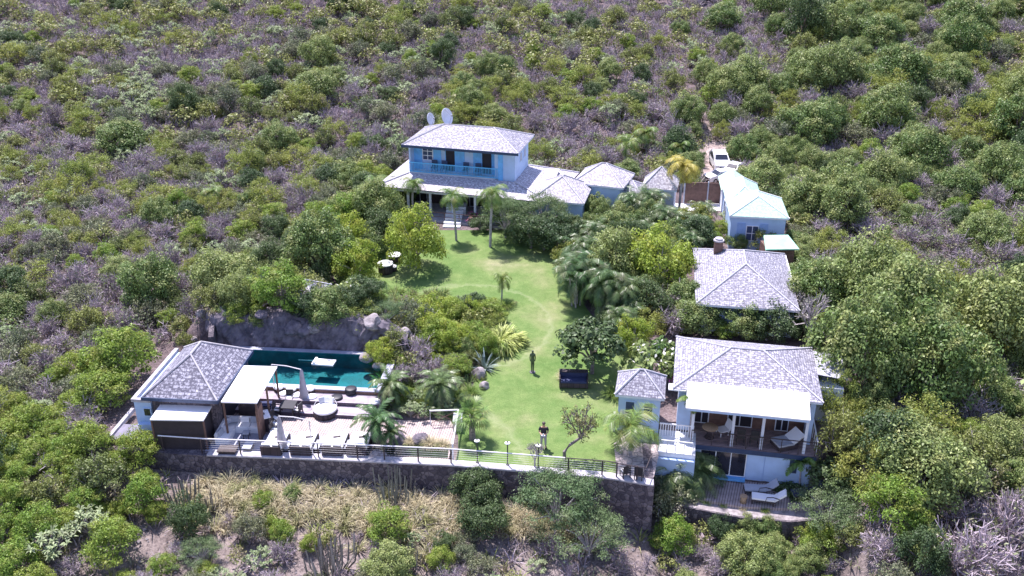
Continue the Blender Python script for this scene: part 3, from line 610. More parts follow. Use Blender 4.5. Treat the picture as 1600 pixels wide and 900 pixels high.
# balcony chairs
bc = empty('balcony_chair', ml(2.75, 1.0, UZ), R(-14.8), 'leftmost dark chair on the blue balcony', 'chair', 'dark chairs on the blue balcony')
MB().box(-.28, .28, -.25, .25, .4, .46).build('seat', 'shutter_dark', bc); MB().box(-.28, .28, .2, .26, .46, 1.12).build('backrest', 'shutter_dark', bc)
for x in (-.25, .2):
    for y in (-.24, .2): MB().box(x, x + .05, y, y + .05, 0, .4).build('leg', 'shutter_dark', bc)
for x, l in ((3.55, 'dark balcony chair second from the left, beside the first open door'), (5.7, 'dark balcony chair just right of the first open door'), (6.9, 'rightmost dark balcony chair, left of the second open door')):
    copy_tree(bc, ml(x + .2, 1.0, UZ), R(-14.8), label=l)
# satellite dishes
def dish(p, r, rz, label, tiltx):
    d = empty('satellite_dish', p, rz, label, 'satellite dish', 'satellite dishes behind the blue house'); Lz = p.z
    MB().tube([(0, 0, Tz(p.x, p.y) - Lz - .2), (0, 0, 0)], .07, 8).build('mast', 'metal', d)
    prof = [(.02, 0)] + [(r * k / 6, .25 * r * (k / 6) ** 2) for k in range(1, 7)]; V = []; n = 24; mb = MB()
    mb.lathe(prof[:1] + prof[1:] + [(r * .99, .25 * r + .03)] + [(r * k / 6, .25 * r * (k / 6) ** 2 + .04) for k in range(5, 0, -1)], n)
    o = mb.build('reflector', 'wall_white', d, True); o.rotation_euler = (R(tiltx), 0, 0); o.location = (0, 0, .05)
    m = Matrix.Rotation(R(tiltx), 3, 'X'); a = m @ Vector((0, 0, r * .9)); MB().tube([m @ Vector((0, r * .9, .25 * r)), a], .025, 5).tube([m @ Vector((0, -r * .9, .25 * r)), a], .025, 5).box(a.x - .07, a.x + .07, a.y - .07, a.y + .07, a.z - .07 + .05, a.z + .07 + .05).build('feed_arm', 'metal', d)
p = W(669, 190, 8.3); dish(Vector((p.x, p.y + 1.5, 8.1)), .62, R(62), 'smaller white satellite dish behind the left end of the blue house roof', 75)
p = W(695, 186, 8.6); dish(Vector((p.x, p.y + 1.0, 8.5)), .85, R(58), 'larger white satellite dish standing at the blue house roof ridge', 72)
# annex roofs right of the main house
an = empty('annex_pavilion', (1.7, 79.6, -.1), R(-13), 'low pavilion with bleached white hip roof directly right of the blue house', 'house')
MB().box(.3, 4.6, .4, 5.0, 0, 3.7).build('wall', 'wall_paleblue', an); hip(an, 0, 4.9, 0, 5.4, 3.8, 1.6, 'shingle_bleached')
lk = MB(); lk.slope([(-1.6, 3.2, 3.6), (1.2, 3.2, 3.7), (1.2, 8.0, 4.3), (-1.6, 8.4, 4.2)]); lk.slope([(-1.6, 8.4, 4.1), (1.2, 8.0, 4.2), (1.2, 3.2, 3.6), (-1.6, 3.2, 3.5)]); lk.build('link_roof', 'shingle_bleached', an)
MB().box(-1.4, .9, 3.4, 7.8, 0, 3.5).build('link_wall', 'wall_paleblue', an)
an2 = empty('rear_pavilion', (5.6, 83.3, 0), R(-20), 'rear pavilion with bleached hip roof behind the annex right of the blue house', 'house')
MB().box(.3, 4.6, .3, 4.2, 0, 3.9).build('wall', 'wall_paleblue', an2); hip(an2, 0, 5.0, 0, 4.6, 4.1, 1.5, 'shingle_bleached')
an3 = empty('low_outbuilding', (9.3, 83.6, 0), R(-28), 'low outbuilding with small darker grey hip roof at the right end of the annexes', 'outbuilding')
MB().box(.2, 2.8, .2, 2.3, 0, 3.2).build('wall', 'wall_paleblue', an3); hip(an3, 0, 3.0, 0, 2.5, 3.4, .7, 'shingle_silver')
an4 = empty('white_pavilion', (12.15, 83.2, 0), R(-14), 'small white pavilion with steep bleached roof under drooping palm fronds', 'pavilion')
MB().box(.25, 3.1, .25, 3.0, 0, 3.5).build('wall', 'wall_white', an4); hip(an4, 0, 3.35, 0, 3.3, 3.6, 1.7, 'shingle_bleached')
window(an4, (1.6, .25, 2.0), .9, 1.0, 'shutter_blue', 'glass')
# gate and driveway fence
gp = W(1105, 318, 1.0); gt = empty('wooden_gate', (gp.x - 2.3, gp.y, 1.0), R(-5), 'wide brown wooden driveway gate left of the green roofed cottage', 'gate')
MB().box(0, 2.2, -.05, .05, .1, 2.2).build('gate_leaf', 'brown_wood', gt); MB().box(2.25, 4.5, -.05, .05, .1, 2.2).build('gate_leaf', 'brown_wood', gt)
for x in (-.1, 2.16, 4.5): MB().box(x, x + .12, -.1, .1, 0, 2.3).build('post', 'cushion_grey', gt)
pv = W(1105, 328, 1.0); o = MB().box(-2.4, 2.4, -.8, 1.2, 0, .05, c=(pv.x - .6, pv.y + .5, 1.0)).build('driveway_slab', 'white'); tag(o, kind='structure')
# GREEN ROOF COTTAGE
gc = empty('green_roof_cottage', (18.6, 74.5, 0), R(-7.5), 'pale blue cottage with mint green metal hip roof near the parked cars', 'house')
MB().box(.2, 4.75, .2, 5.0, .3, 3.9).build('wall', 'wall_blue', gc); g1 = hip(gc, 0, 5.0, 0, 5.2, 4.05, 1.25, 'roof_green', run=1.9, cap='canvas')
for x, c_ in ((1.1, 'shutter_blue'), (3.0, 'shutter_blue')): MB().box(x - .35, x + .35, .14, .199, 1.6, 3.4).build('shutter', 'shutter_pale', gc)
window(gc, (2.05, .2, 1.8), 1.05, 1.4, 'white', 'shutter_dark', bars=2, rows=2)
MB().box(.3, 3.0, 5.01, 9.3, .3, 3.7).build('wing_wall', 'wall_blue', gc); hip(gc, 0, 3.3, 3.4, 9.4, 3.95, 1.15, 'roof_green', 'wing_roof', cap='canvas')
MB().box(.2, 2.4, 9.31, 13.0, .3, 3.2).build('rear_wall', 'wall_white', gc)
rr = MB(); rr.slope([(0, 9.0, 3.3), (1.3, 9.0, 4.1), (1.3, 13.3, 4.1), (0, 13.3, 3.3)][::-1][::-1]); rr.slope([(1.3, 9.0, 4.1), (2.6, 9.0, 3.3), (2.6, 13.3, 3.3), (1.3, 13.3, 4.1)]); rr.build('rear_roof', 'roof_green', gc)
for y in (5.8, 7.4): window(gc, (.3, y, 1.6), .8, 1.3, 'white', 'shutter_dark', rz=R(-90))
gsd = empty('green_roof_shed', (20.6, 69.6, 0), R(3), 'open wooden shed with flat mint green roof behind the chimney house', 'shed')
mb = MB(); mb.slope([(0, 0, 3.0), (2.9, .3, 2.85), (2.7, 2.7, 3.15), (.6, 2.6, 3.2)]); mb.slope([(.6, 2.6, 3.1), (2.7, 2.7, 3.05), (2.9, .3, 2.75), (0, 0, 2.9)]); mb.build('roof', 'roof_mint', gsd)
MB().box(.3, 2.6, .5, 2.4, 0, 2.8).build('wall', 'brown_wood', gsd)
wf = wallstrip([(23.7, 69.6), (23.5, 66.5), (23.2, 63.0)], 0, 1.9, .1, 1).build('white_fence', 'wall_white'); tag(wf, 'pale panel fence running down beside the chimney house', 'fence')
# HOUSE WITH CHIMNEY
ch = empty('chimney_house', (13.25, 60.3, -.25), R(-9), 'single storey house with silver shingle hip roof and round dark chimney', 'house')
MB().box(.3, 7.0, .4, 9.0, -.2, 2.95).build('wall', 'wall_paleblue', ch); hip(ch, 0, 7.3, -.3, 10.2, 3.0, 1.7, 'shingle_silver', run=3.9)
c_ = MB(); c_.box(1.5, 2.15, 7.5, 8.15, 3.0, 4.75); c_.build('chimney', 'brown_wood', ch)
MB().lathe([(.42, 4.76), (.42, 4.86), (.3, 4.86), (.3, 5.0), (.2, 5.0)], 14, (1.82, 7.82)).build('chimney_cap', 'concrete', ch)
MB().box(7.31, 7.37, 4.0, 9.9, 2.9, 3.05).build('bargeboard', 'canvas', ch)
# ================================================================ CARS
def car(p, rz, label, s=1.0, suv=True):
    c = empty('parked_car', p, rz, label, 'car', 'white cars parked on the driveway'); c.scale = (s, s, s)
    # local +y = rear, front faces -y
    prof = [(-2.1, .35), (-2.15, .75), (-1.95, .98), (-1.0, 1.1), (-.35, 1.62), (1.5, 1.66), (2.05, 1.1), (2.1, .4)] if suv else [(-1.9, .35), (-1.95, .7), (-1.7, .88), (-.95, .98), (-.3, 1.42), (.9, 1.42), (1.7, 1.0), (1.85, .45)]
    mb = MB(); V = []; n = len(prof)
    for k, (y, z) in enumerate(prof):
        w = .88 if z < 1.2 else .70; V += [(-w, y, z), (w, y, z)]
    V2 = [(x, y, .3) for y in (prof[0][0], prof[-1][0]) for x in (-.85, .85)]
    mb.add(V, [(2 * k, 2 * k + 1, 2 * k + 3, 2 * k + 2)[::-1] for k in range(n - 1)] + [tuple(2 * k for k in range(n)), tuple(2 * k + 1 for k in reversed(range(n))), (0, 1, 2 * n - 1, 2 * n - 2)])
    b = mb.build('body', 'car_white', c); bv = b.modifiers.new('Bevel', 'BEVEL'); bv.width = .07; bv.segments = 2
    a, d = Vector((0, prof[3][0], prof[3][1])), Vector((0, prof[4][0], prof[4][1])); nn = Vector((0, -(d.z - a.z), (d.y - a.y))).normalized() * .03; nn = Vector((0, -abs(nn.y), abs(nn.z)))
    A, D = a.lerp(d, .12) + nn, a.lerp(d, .92) + nn
    MB().add([(-.72, A.y, A.z), (.72, A.y, A.z), (.6, D.y, D.z), (-.6, D.y, D.z)], [(0, 1, 2, 3)]).build('windscreen', 'glass', c)
    y0, y1 = prof[4][0], prof[5][0]
    for sx in (-1, 1): MB().add([(sx * .885, y0 - .5, 1.08), (sx * .885, y1 + .2, 1.1), (sx * .74, y1 - .1, prof[4][1] - .12), (sx * .74, y0 + .1, prof[4][1] - .12)], [(0, 1, 2, 3)]).build('side_window', 'glass', c)
    for sx in (-1, 1):
        for y in (prof[0][0] + .75, prof[-1][0] - .7):
            w_ = MB().tube([(sx * .7, y, .33), (sx * .9, y, .33)], .33, 16).build('wheel', 'tyre', c, True); MB().tube([(sx * .9, y, .33), (sx * .915, y, .33)], .18, 12).build('rim', 'metal', w_)
        MB().box(sx * .62 - .15, sx * .62 + .15, prof[1][0] - .03, prof[1][0] + .06, .68, .84).build('headlight', 'metal', c)
    MB().box(-.4, .4, prof[1][0] - .035, prof[1][0] + .04, .5, .72).build('grille', 'black', c); return c
p = at(1124, 262); car(Vector((p.x, p.y, p.z + .05)), R(-2), 'large white four wheel drive parked facing downhill on the dirt track', .98)
p = at(1146, 273); car(Vector((p.x, p.y, p.z + .05)), R(-38), 'smaller white car parked at an angle behind the green roof', .85, False)
p = at(1124, 283); car(Vector((p.x, p.y, p.z + .05)), R(-70), 'low white car just above the wooden gate, mostly hidden', .8, False)
# ================================================================ GARDEN RAILING
rail = empty('garden_railing', (0, 0, 0)); tag(rail, 'long railing with white handrail and thin wires along the top of the retaining wall', 'railing')
def rp(x): return Vector((x, float(yw(x)) + .12, .16))
X0, X1, X2 = -20.8, 3.0, 5.9
mb = MB(); pts = [rp(x) + Vector((0, 0, .95)) for x in np.arange(X0, X1 + .01, .7)]; mb.tube(pts, .04, 6); mb.build('handrail', 'rail', rail)
mb = MB(); pts = [rp(x) + Vector((0, 0, .95)) for x in np.linspace(X1, X2, 6)]; mb.tube(pts, .03, 6)
pts = [rp(x) + Vector((0, 0, .9)) for x in np.linspace(X2, 8.0, 5)]; mb.tube(pts, .03, 6); mb.build('handrail', 'dark_wood', rail)
mb = MB()
for z in (.2, .35, .5, .65, .8): mb.tube([rp(x) + Vector((0, 0, z)) for x in np.arange(-18, 8.0, 1.0)], .006, 3)
mb.build('wire', 'metal', rail)
for x in [W(px, 730, .2).x for px in (238, 303, 366, 430, 492, 555, 598, 652, 704)] + [1.9 * k - .0 + 3.2 for k in range(3)] + [5.9]:
    MB().tube([rp(x) - Vector((0, 0, .1)), rp(x) + Vector((0, 0, .95))], .045, 6).build('post', 'dark_wood', rail)
# lamps with disc tops
def lamp(px, py, label):
    p = W(px, py, .12); p.y = float(yw(p.x)) + .35
    l = empty('garden_lamp', p, 0, label, 'lamp', 'disc topped lamps along the lawn railing'); MB().lathe([(.11, -.0), (.11, .05), (.05, .08), (.035, .1), (.035, 1.5)], 8).build('pole', 'black', l)
    MB().lathe([(.05, 1.48), (.15, 1.51), (.165, 1.54), (.12, 1.57), (.05, 1.58)], 20).build('lamp_disc', 'canvas', l, True); MB().lathe([(.04, 1.58), (.05, 1.63), (.02, 1.65)], 8).build('finial', 'black', l)
lamp(745.5, 731, 'garden lamp with white disc top nearest the fan palm'); lamp(793, 733, 'middle one of the three disc topped lamps on the railing'); lamp(841, 736, 'garden lamp with white disc top in front of the person in black')
# white gate rail with X brace at the deck corner
xr = empty('deck_corner_rail', (-3.45, 44.95, .03), 0, 'white rail with X shaped brace at the corner of the wooden deck', 'railing')
mb = MB(); mb.tube([(0, 0, 0), (0, 0, 1.0), (.15, 3.7, 1.0), (.15, 3.7, 0)], .05, 6); mb.tube([(.15, 3.7, 1.0), (-1.6, 3.6, 1.0), (-1.6, 3.6, 0)], .05, 6); mb.build('frame', 'white', xr)
MB().tube([(.1, 3.68, .95), (-1.55, 3.6, .1)], .02, 4).tube([(.1, 3.68, .1), (-1.55, 3.6, .95)], .02, 4).build('brace', 'brown_wood', xr)
p = W(706, 672, 0); o = MB().box(-.02, .55, -.5, .5, 0, .75).build('planter_box', 'metal'); o.location = (p.x + .1, p.y + .3, .0); tag(o, 'grey upright planter box at the deck corner next to the fan palm', 'planter')
# ================================================================ FURNITURE on the deck
ZS = {'a': .50, 'b': .25}
def pouf(px, py, z, r, h, mat, label, group):
    p = W(px, py, z + h); o = empty('pouf', (p.x, p.y, z), 0, label, 'pouf', group)
    MB().lathe([(r * .9, 0), (r, .04), (r, h * .55), (r * .97, h * .6)], 24).build('base', 'wicker' if mat == 'canvas' else mat, o, True)
    MB().lathe([(r * .97, h * .6), (r * 1.02, h * .7), (r * 1.0, h * .9), (r * .8, h), (.02, h)], 24).build('cushion', mat, o, True)
G1 = 'round white cushions on the pool steps'
for px, py, z, l in ((435, 602.5, .5, 'white round cushion stool nearest the bar canopy, on the upper step'), (455, 605, .5, 'white round cushion stool on the upper step left of the closed umbrella'), (484, 604.5, .5, 'white round cushion stool half behind the closed umbrella on the upper step'),
                     (443, 613, .25, 'leftmost white round cushion stool on the lower step'), (464, 615.5, .25, 'white round cushion stool on the lower step directly left of the umbrella foot'), (487, 618, .25, 'white round cushion stool just above the round daybed'),
                     (586, 625.5, .25, 'white round cushion stool alone at the right end of the steps')): pouf(px, py, z, .33, .36, 'canvas', l, G1)
G2 = 'round black poufs on the pool steps'
pouf(548, 606, .5, .38, .4, 'black', 'round black pouf on the upper step in front of the pool', G2); pouf(526, 619, .25, .38, .4, 'black', 'round black pouf on the lower step right behind the daybed', G2)
p = W(508, 640, .4); db = empty('round_daybed', (p.x, p.y, .02), 0, 'big round wicker daybed with white mattress and back pillows', 'daybed')
MB().lathe([(.72, 0), (.76, .05), (.76, .36), (.72, .38)], 32).build('base', 'wicker', db, True); MB().lathe([(.70, .38), (.74, .42), (.74, .5), (.68, .55), (.02, .56)], 32).build('mattress', 'canvas', db, True)
for a_, c_ in ((-.42, 'cushion_grey'), (0, 'canvas'), (.42, 'canvas')): MB().box(-.2, .2, -.07, .07, 0, .36, c=(math.sin(a_) * .6, math.cos(a_) * .58, .56), rz=-a_, tilt=(R(-18), 'X')).build('pillow', c_, db)
mb = MB(); mb.tube([(-.76 * math.cos(t), .76 * math.sin(t), .38 + .55 * math.sin(t)) for t in np.linspace(.3, math.pi - .3, 14)], .02, 5); mb.build('canopy_hoop', 'rail', db)
# closed parasols on cantilever poles
def parasol(tip, foot_z, base, h, label):
    d = Vector(base) - Vector(tip); o = empty('closed_parasol', base, 0, label, 'parasol', 'closed grey parasols on cantilever poles'); t = Vector(tip) - Vector(base)
    MB().tube([(0, 0, 0), (0, 0, h)], .035, 6).build('pole', 'rail', o); MB().tube([(0, 0, h), (t.x * .5, t.y * .5, h + .08), (t.x, t.y, h)], .03, 6).build('arm', 'rail', o)
    MB().box(-.35, .35, -.35, .35, -.02, .06).build('base_plate', 'dark_wood', o)
    c = MB(); pr_ = [(.04, h), (.09, h - .15), (.13, h - .7), (.19, h - 1.3), (.27, foot_z + .1), (.22, foot_z)]; V = []
    n = 16
    for r, z in pr_:
        for k in range(n): a = 2 * math.pi * k / n; rr = r * (1 + .22 * (k % 2)); V.append((t.x + rr * math.cos(a), t.y + rr * math.sin(a), z))
    c.add(V, [(i * n + k, i * n + (k + 1) % n, (i + 1) * n + (k + 1) % n, (i + 1) * n + k) for i in range(len(pr_) - 1) for k in range(n)]); c.build('folded_canopy', 'umbrella_grey', o, True)
b1 = W(431, 622, .02); t1 = W(475, 618, .6); parasol((t1.x, t1.y, 0), .3, (b1.x, b1.y, .02), 2.5, 'closed grey parasol hanging in front of the pool among the white stools')
b2 = W(489, 712, .03); t2 = W(441, 697, .4); parasol((t2.x, t2.y, 0), .35, (b2.x, b2.y, .03), 2.45, 'closed grey parasol hanging beside the first sunbed near the railing')
# sunbeds
def sunbed(px, label, thr):
    p = W(px, 703, .45); s_ = empty('sunbed', (p.x, p.y, .03), R(-4), label, 'sunbed', 'dark wicker sunbeds with white mattresses by the railing')
    b = MB(); b.box(-.62, .62, -.1, 1.75, .05, .42); b.build('base', 'wicker', s_)
    m_ = MB().box(-.58, .58, .02, 1.72, .421, .56); o = m_.build('mattress', 'canvas', s_); bv = o.modifiers.new('Bevel', 'BEVEL'); bv.width = .04; bv.segments = 2
    MB().box(-.6, .6, -.18, -.101, .0, .72).build('backrest', 'wicker', s_)
    for x in (-.3, .3): MB().box(-.24, .24, -.05, .08, 0, .3, c=(x, .1, .57), tilt=(R(25), 'X')).build('pillow', 'canvas', s_)
    MB().box(-.2, .25, -.04, .1, 0, .05, c=(thr, 1.1, .565), rz=.3).build('towel', 'dark_wood', s_)
sunbed(424, 'sunbed leftmost of the four, with a grey side piece, beside the closed parasol', .1); sunbed(470, 'second sunbed from the left, just right of the hanging closed parasol', .2)
sunbed(519, 'third sunbed from the left along the railing', .0); sunbed(557, 'rightmost sunbed, beside the palms and the pond', .1)
for px, l in ((388, 'low grey side table left of the first sunbed'), (446, 'low grey side table between the first and second sunbed'), (494, 'low grey side table between the second and third sunbed'), (538, 'narrow grey side table between the two right sunbeds')):
    p = W(px, 696, .3); o = empty('side_table', (p.x, p.y, .03), R(-4), l, 'table', 'grey side tables between the sunbeds'); MB().box(-.26, .26, -.4, .5, .28, .34).build('tabletop', 'cushion_grey', o); MB().box(-.2, .2, -.3, .4, 0, .279).build('base', 'wicker', o)
# L shaped sofa and low table
p = W(352, 694, .0); so = empty('corner_sofa', (p.x - .55, p.y - .1, .03), R(-3), 'L shaped outdoor sofa with white seat and grey back cushions beside the dark screen', 'sofa')
MB().box(0, .8, 0, 2.1, 0, .34).build('base', 'white', so); MB().box(.801, 2.6, 1.3, 2.1, 0, .34).build('base', 'white', so)
for a in ((.15, .8, .05, .72), (.15, .8, .75, 1.28)): MB().box(*a, .34, .46).build('seat_cushion', 'canvas', so)
for a in ((.85, 1.65), (1.7, 2.55)): MB().box(*a, 1.32, 1.95, .34, .46).build('seat_cushion', 'canvas', so)
MB().box(0, .14, 0, 2.1, .34, .72).build('backrest', 'white', so); MB().box(.141, 2.6, 1.96, 2.1, .34, .72).build('backrest', 'white', so); MB().box(2.52, 2.6, 1.3, 1.955, .34, .6).build('armrest', 'white', so)
for x, y, r_, m_ in ((.3, 1.6, .8, 'cushion_grey'), (.62, 1.82, .1, 'cushion_grey'), (1.3, 1.8, .05, 'canvas'), (1.9, 1.8, -.1, 'cushion_grey'), (2.3, 1.7, -.5, 'canvas'), (.3, .4, 1.4, 'cushion_grey')): MB().box(-.25, .25, -.07, .07, 0, .36, c=(x, y, .47), rz=r_, tilt=(R(-15), 'X')).build('pillow', m_, so)
p = W(357, 699, .35); o = empty('coffee_table', (p.x, p.y - .15, .03), R(-3), 'low dark slatted coffee table in front of the corner sofa', 'table'); MB().box(-.55, .55, -.35, .35, .28, .36).build('tabletop', 'dark_wood', o); MB().box(-.48, .48, -.3, .3, 0, .279).build('base', 'slat_dark', o)
p = W(385, 678, .3); o = empty('stool', (p.x, p.y, .03), 0, 'small grey square stool at the right end of the corner sofa', 'stool'); MB().box(-.2, .2, -.2, .2, .36, .42).build('seat', 'cushion_grey', o)
for x in (-.17, .13):
    for y in (-.17, .13): MB().box(x, x + .04, y, y + .04, 0, .359).build('leg', 'dark_wood', o)
# dining corner
def table(px, py, w, d, h, top, leg, label, rz=0.0, name='dining_table'):
    p = W(px, py, h); o = empty(name, (p.x, p.y, .02), rz, label, 'table'); MB().box(-w / 2, w / 2, -d / 2, d / 2, h - .06, h).build('tabletop', top, o)
    for x in (-w / 2 + .04, w / 2 - .12):
        for y in (-d / 2 + .04, d / 2 - .12): MB().box(x, x + .08, y, y + .08, 0, h - .061).build('leg', leg, o)
table(450, 632, .95, .95, .75, 'black', 'black', 'black square dining table left of the round daybed', R(-5)); table(415, 631, .75, .6, .5, 'cushion_navy', 'black', 'low dark grey table beside the bar canopy edge', R(5), 'low_table')
p = W(412, 648, 1.0); o = empty('bar_cabinet', (p.x, p.y, .02), R(25), 'tall dark bar cabinet with white top between canopy and chairs', 'cabinet'); MB().box(-.3, .3, -.45, .45, 0, .95).build('body', 'wicker', o); MB().box(-.33, .33, -.48, .48, .951, 1.02).build('counter_top', 'canvas', o); MB().box(-.06, .06, -.06, .06, 1.021, 1.1).build('tray', 'black', o)
ch0 = None
def chair(px, py, rz, label, mat='black', cm='canvas', gr='dark chairs around the black deck table'):
    global ch0
    p = W(px, py, .45)
    if ch0 is None:
        ch0 = empty('deck_chair', (p.x, p.y, .02), rz, label, 'chair', gr); MB().box(-.24, .24, -.22, .24, .4, .46).build('seat', mat, ch0); MB().box(-.2, .2, -.18, .2, .461, .52).build('seat_cushion', cm, ch0); MB().box(-.24, .24, .2, .25, .46, .95).build('backrest', mat, ch0)
        for x in (-.24, .19):
            MB().box(x, x + .05, -.2, .24, .64, .68).build('armrest', mat, ch0)
            for y in (-.21, .19): MB().box(x, x + .05, y, y + .05, 0, .399).build('leg', mat, ch0)
        return ch0
    return copy_tree(ch0, (p.x, p.y, .02), rz, label=label, group=gr)
chair(452, 622, 0, 'black chair behind the black table, toward the pool'); chair(465, 640, R(-110), 'black chair at the right front of the black table'); chair(434, 640, R(80), 'chair with white cushion left of the black table')
G = 'curved chairs in a row by the bar cabinet'
chair(429, 655, R(60), 'uppermost of the white cushioned chairs by the bar cabinet', gr=G); chair(429, 664, R(70), 'middle one of the white cushioned chairs by the bar cabinet', gr=G); chair(429, 673, R(75), 'lowest of the white cushioned chairs, nearest the first sunbed', gr=G)
p = W(480, 640, .2); o = empty('fire_bowl', (p.x, p.y, .02), 0, 'small dark bowl with rough edge on the boards beside the daybed', 'bowl'); MB().lathe([(.15, 0), (.28, .22), (.31, .24), (.24, .2), (.05, .08)], 9).build('bowl', 'dark_wood', o, False)
p = W(586, 697, 0); o = empty('stone_planter', (p.x, p.y + .5, 0), 0, 'rough round stone planter with dark top between sunbed and palms', 'planter'); MB().lathe([(.30, 0), (.33, .5), (.3, .95), (.33, 1.0)], 14).build('pot', 'rock', o); MB().lathe([(.28, 1.001), (.26, 1.04), (.02, 1.04)], 14).build('soil', 'black', o)
p = W(506, 566, ZP); o = empty('floating_lounger', (p.x, p.y, ZP - .06), R(-8), 'white floating lounger lying on the pool water', 'pool lounger'); MB().box(-.75, .75, -.38, .38, 0, .1).build('pad', 'canvas', o); MB().box(-.35, .35, -.08, .08, 0, .12, c=(-.6, 0, .1), rz=R(90)).build('head_pillow', 'white', o)
p = W(480, 562, ZP); o = MB().tube([(-.6, 0, .02), (.6, -.1, .02)], .04, 6).build('pool_noodle', 'pool_tile'); o.location = (p.x, p.y, ZP - .05); tag(o, 'thin turquoise float left of the white lounger in the pool', 'pool float')
# drum tables on the lawn
def drum(px, py, r, h, label, top='white', body='wicker', name='drum_table', z=.6):
    g = at(px, py); o = empty(name, (g.x, g.y, g.z + .02), 0, label, 'table', 'round drum tables at the lawn edge'); MB().lathe([(r * .92, 0), (r, .1), (r, h * .85), (r * .95, h * .9)], 20).build('body', body, o, True); MB().lathe([(r * 1.05, h * .9), (r * 1.05, h), (.02, h)], 20).build('tabletop', top, o)
drum(603, 426, .62, .85, 'largest drum table with white top at the left edge of the lawn'); drum(615, 423, .3, .4, 'small low white stool right beside the large drum table'); drum(617, 408, .55, .6, 'second drum table farther back under the lime green tree')
# garden bench
p = at(896, 603); bn = empty('garden_bench', (p.x, p.y, p.z + .02), R(-3), 'wide dark bench with navy cushions under the dark round tree on the lawn', 'bench')
MB().box(-.95, .95, -.45, .4, .1, .42).build('base', 'wicker', bn); MB().box(-.85, .85, -.42, .25, .421, .54).build('seat_cushion', 'cushion_navy', bn); MB().box(-.95, .95, .3, .42, .421, .92).build('backrest', 'cushion_navy', bn)
for x in (-.95, .87): MB().box(x, x + .08, -.45, .299, .421, .75).build('armrest', 'wicker', bn)
for x in (-.92, .85):
    for y in (-.42, .3): MB().box(x, x + .07, y, y + .07, 0, .099).build('leg', 'dark_wood', bn)
MB().box(-.95, .95, .15, .55, .921, .96).build('top_shelf', 'wicker', bn)
# villa deck furniture
def vp(x, y, z): return Matrix.Translation(vl.location) @ Matrix.Rotation(R(-10.8), 4, 'Z') @ Vector((x, y, z))
VR = R(-10.8)
o = empty('wicker_table', vp(2.4, -.2, .1), VR, 'round tan wicker table on the left of the villa veranda', 'table'); MB().lathe([(.46, .7), (.48, .72), (.46, .76), (.02, .76)], 24).build('tabletop', 'wicker_tan', o, True); MB().lathe([(.3, 0), (.12, .35), (.2, .7)], 14).build('base', 'wicker', o, True)
G = 'tall dark chairs on the villa veranda'
for x, l in ((3.95, 'left one of two tall dark chairs behind the veranda railing'), (4.75, 'right one of two tall dark chairs behind the veranda railing')):
    o = empty('veranda_chair', vp(x + .25, -.55, .1), VR + math.pi, l, 'chair', G); MB().box(-.24, .24, -.22, .22, .48, .54).build('seat', 'black', o); MB().box(-.24, .24, .18, .23, .54, 1.15).build('backrest', 'black', o)
    for a in (-.24, .2):
        for b in (-.2, .18): MB().box(a, a + .04, b, b + .04, 0, .479).build('leg', 'black', o)
o = empty('veranda_daybed', vp(6.9, -.3, .1), VR + R(28), 'wide daybed with tilted beige mattress at the right end of the veranda', 'daybed'); MB().box(-.8, .5, -.5, .5, .1, .34).build('base', 'dark_wood', o); MB().box(-.8, .25, -.48, .48, .341, .46).build('mattress', 'cushion_grey', o); MB().box(0, .85, -.48, .48, 0, .12, c=(.2, 0, .36), tilt=(R(-35), 'Y')).build('backrest', 'canvas', o)
o = empty('white_armchair', vp(3.2, .3, .1), VR + R(-60), 'low white curved armchair between the wicker table and the post', 'chair'); MB().box(-.3, .3, -.35, .3, .3, .38).build('seat', 'white', o); MB().box(-.3, .3, -.02, .05, 0, .55, c=(0, .3, .36), tilt=(R(-20), 'X')).build('backrest', 'white', o)
for a in (-.28, .22):
    for b in (-.3, .22): MB().box(a, a + .05, b, b + .05, 0, .299).build('leg', 'white', o)
def lounger(p, rz, label, cm):
    o = empty('lounge_chair', p, rz, label, 'lounger', 'wooden framed loungers on the villa lower terrace'); MB().box(-1.0, .35, -.33, .33, .24, .32).build('frame', 'dark_wood', o); MB().box(-.98, .35, -.3, .3, .321, .42).build('mattress', cm, o)
    MB().box(0, .8, -.3, .3, 0, .1, c=(.34, 0, .33), tilt=(R(-42), 'Y')).build('backrest', cm, o)
    for y in (-.33, .27):
        MB().tube([(-.2, y + .03, .32), (-.15, y + .03, .58), (.2, y + .03, .64), (.6, y + .03, .55)], .03, 5).build('armrest', 'dark_wood', o)
        for x in (-.95, .25): MB().box(x, x + .06, y, y + .06, 0, .239).build('leg', 'dark_wood', o)
lounger(vp(6.0, -2.85, -2.25), VR + R(-2), 'sunlit lounger with cream mattress on the villa lower terrace', 'canvas'); lounger(vp(5.6, -2.0, -2.25), VR + R(6), 'shaded lounger with grey mattress closer to the villa wall', 'cushion_grey')
lounger(vp(8.3, -1.8, -2.25), VR + R(20), 'dark lounger in deep shade at the right corner of the lower terrace', 'cushion_navy')
o = empty('wicker_stool', vp(4.55, -3.05, -2.25), 0, 'small round wicker stool left of the cream lounger', 'stool'); MB().lathe([(.2, 0), (.16, .2), (.21, .4)], 14).build('base', 'wicker_tan', o, True); MB().lathe([(.22, .401), (.22, .45), (.02, .46)], 14).build('seat', 'wicker_tan', o)
# patio chairs by the railing
for i, (px, py, l) in enumerate(((978, 745, 'dark chair at the left of the stone patio behind the railing'), (1000, 748, 'dark chair at the right of the stone patio, under the coconut palm'))):
    p = W(px, py, .4); copy_tree(ch0, (p.x, p.y + .4, .06), R(200 - 40 * i), label=l, group='dark chairs on the stone patio')
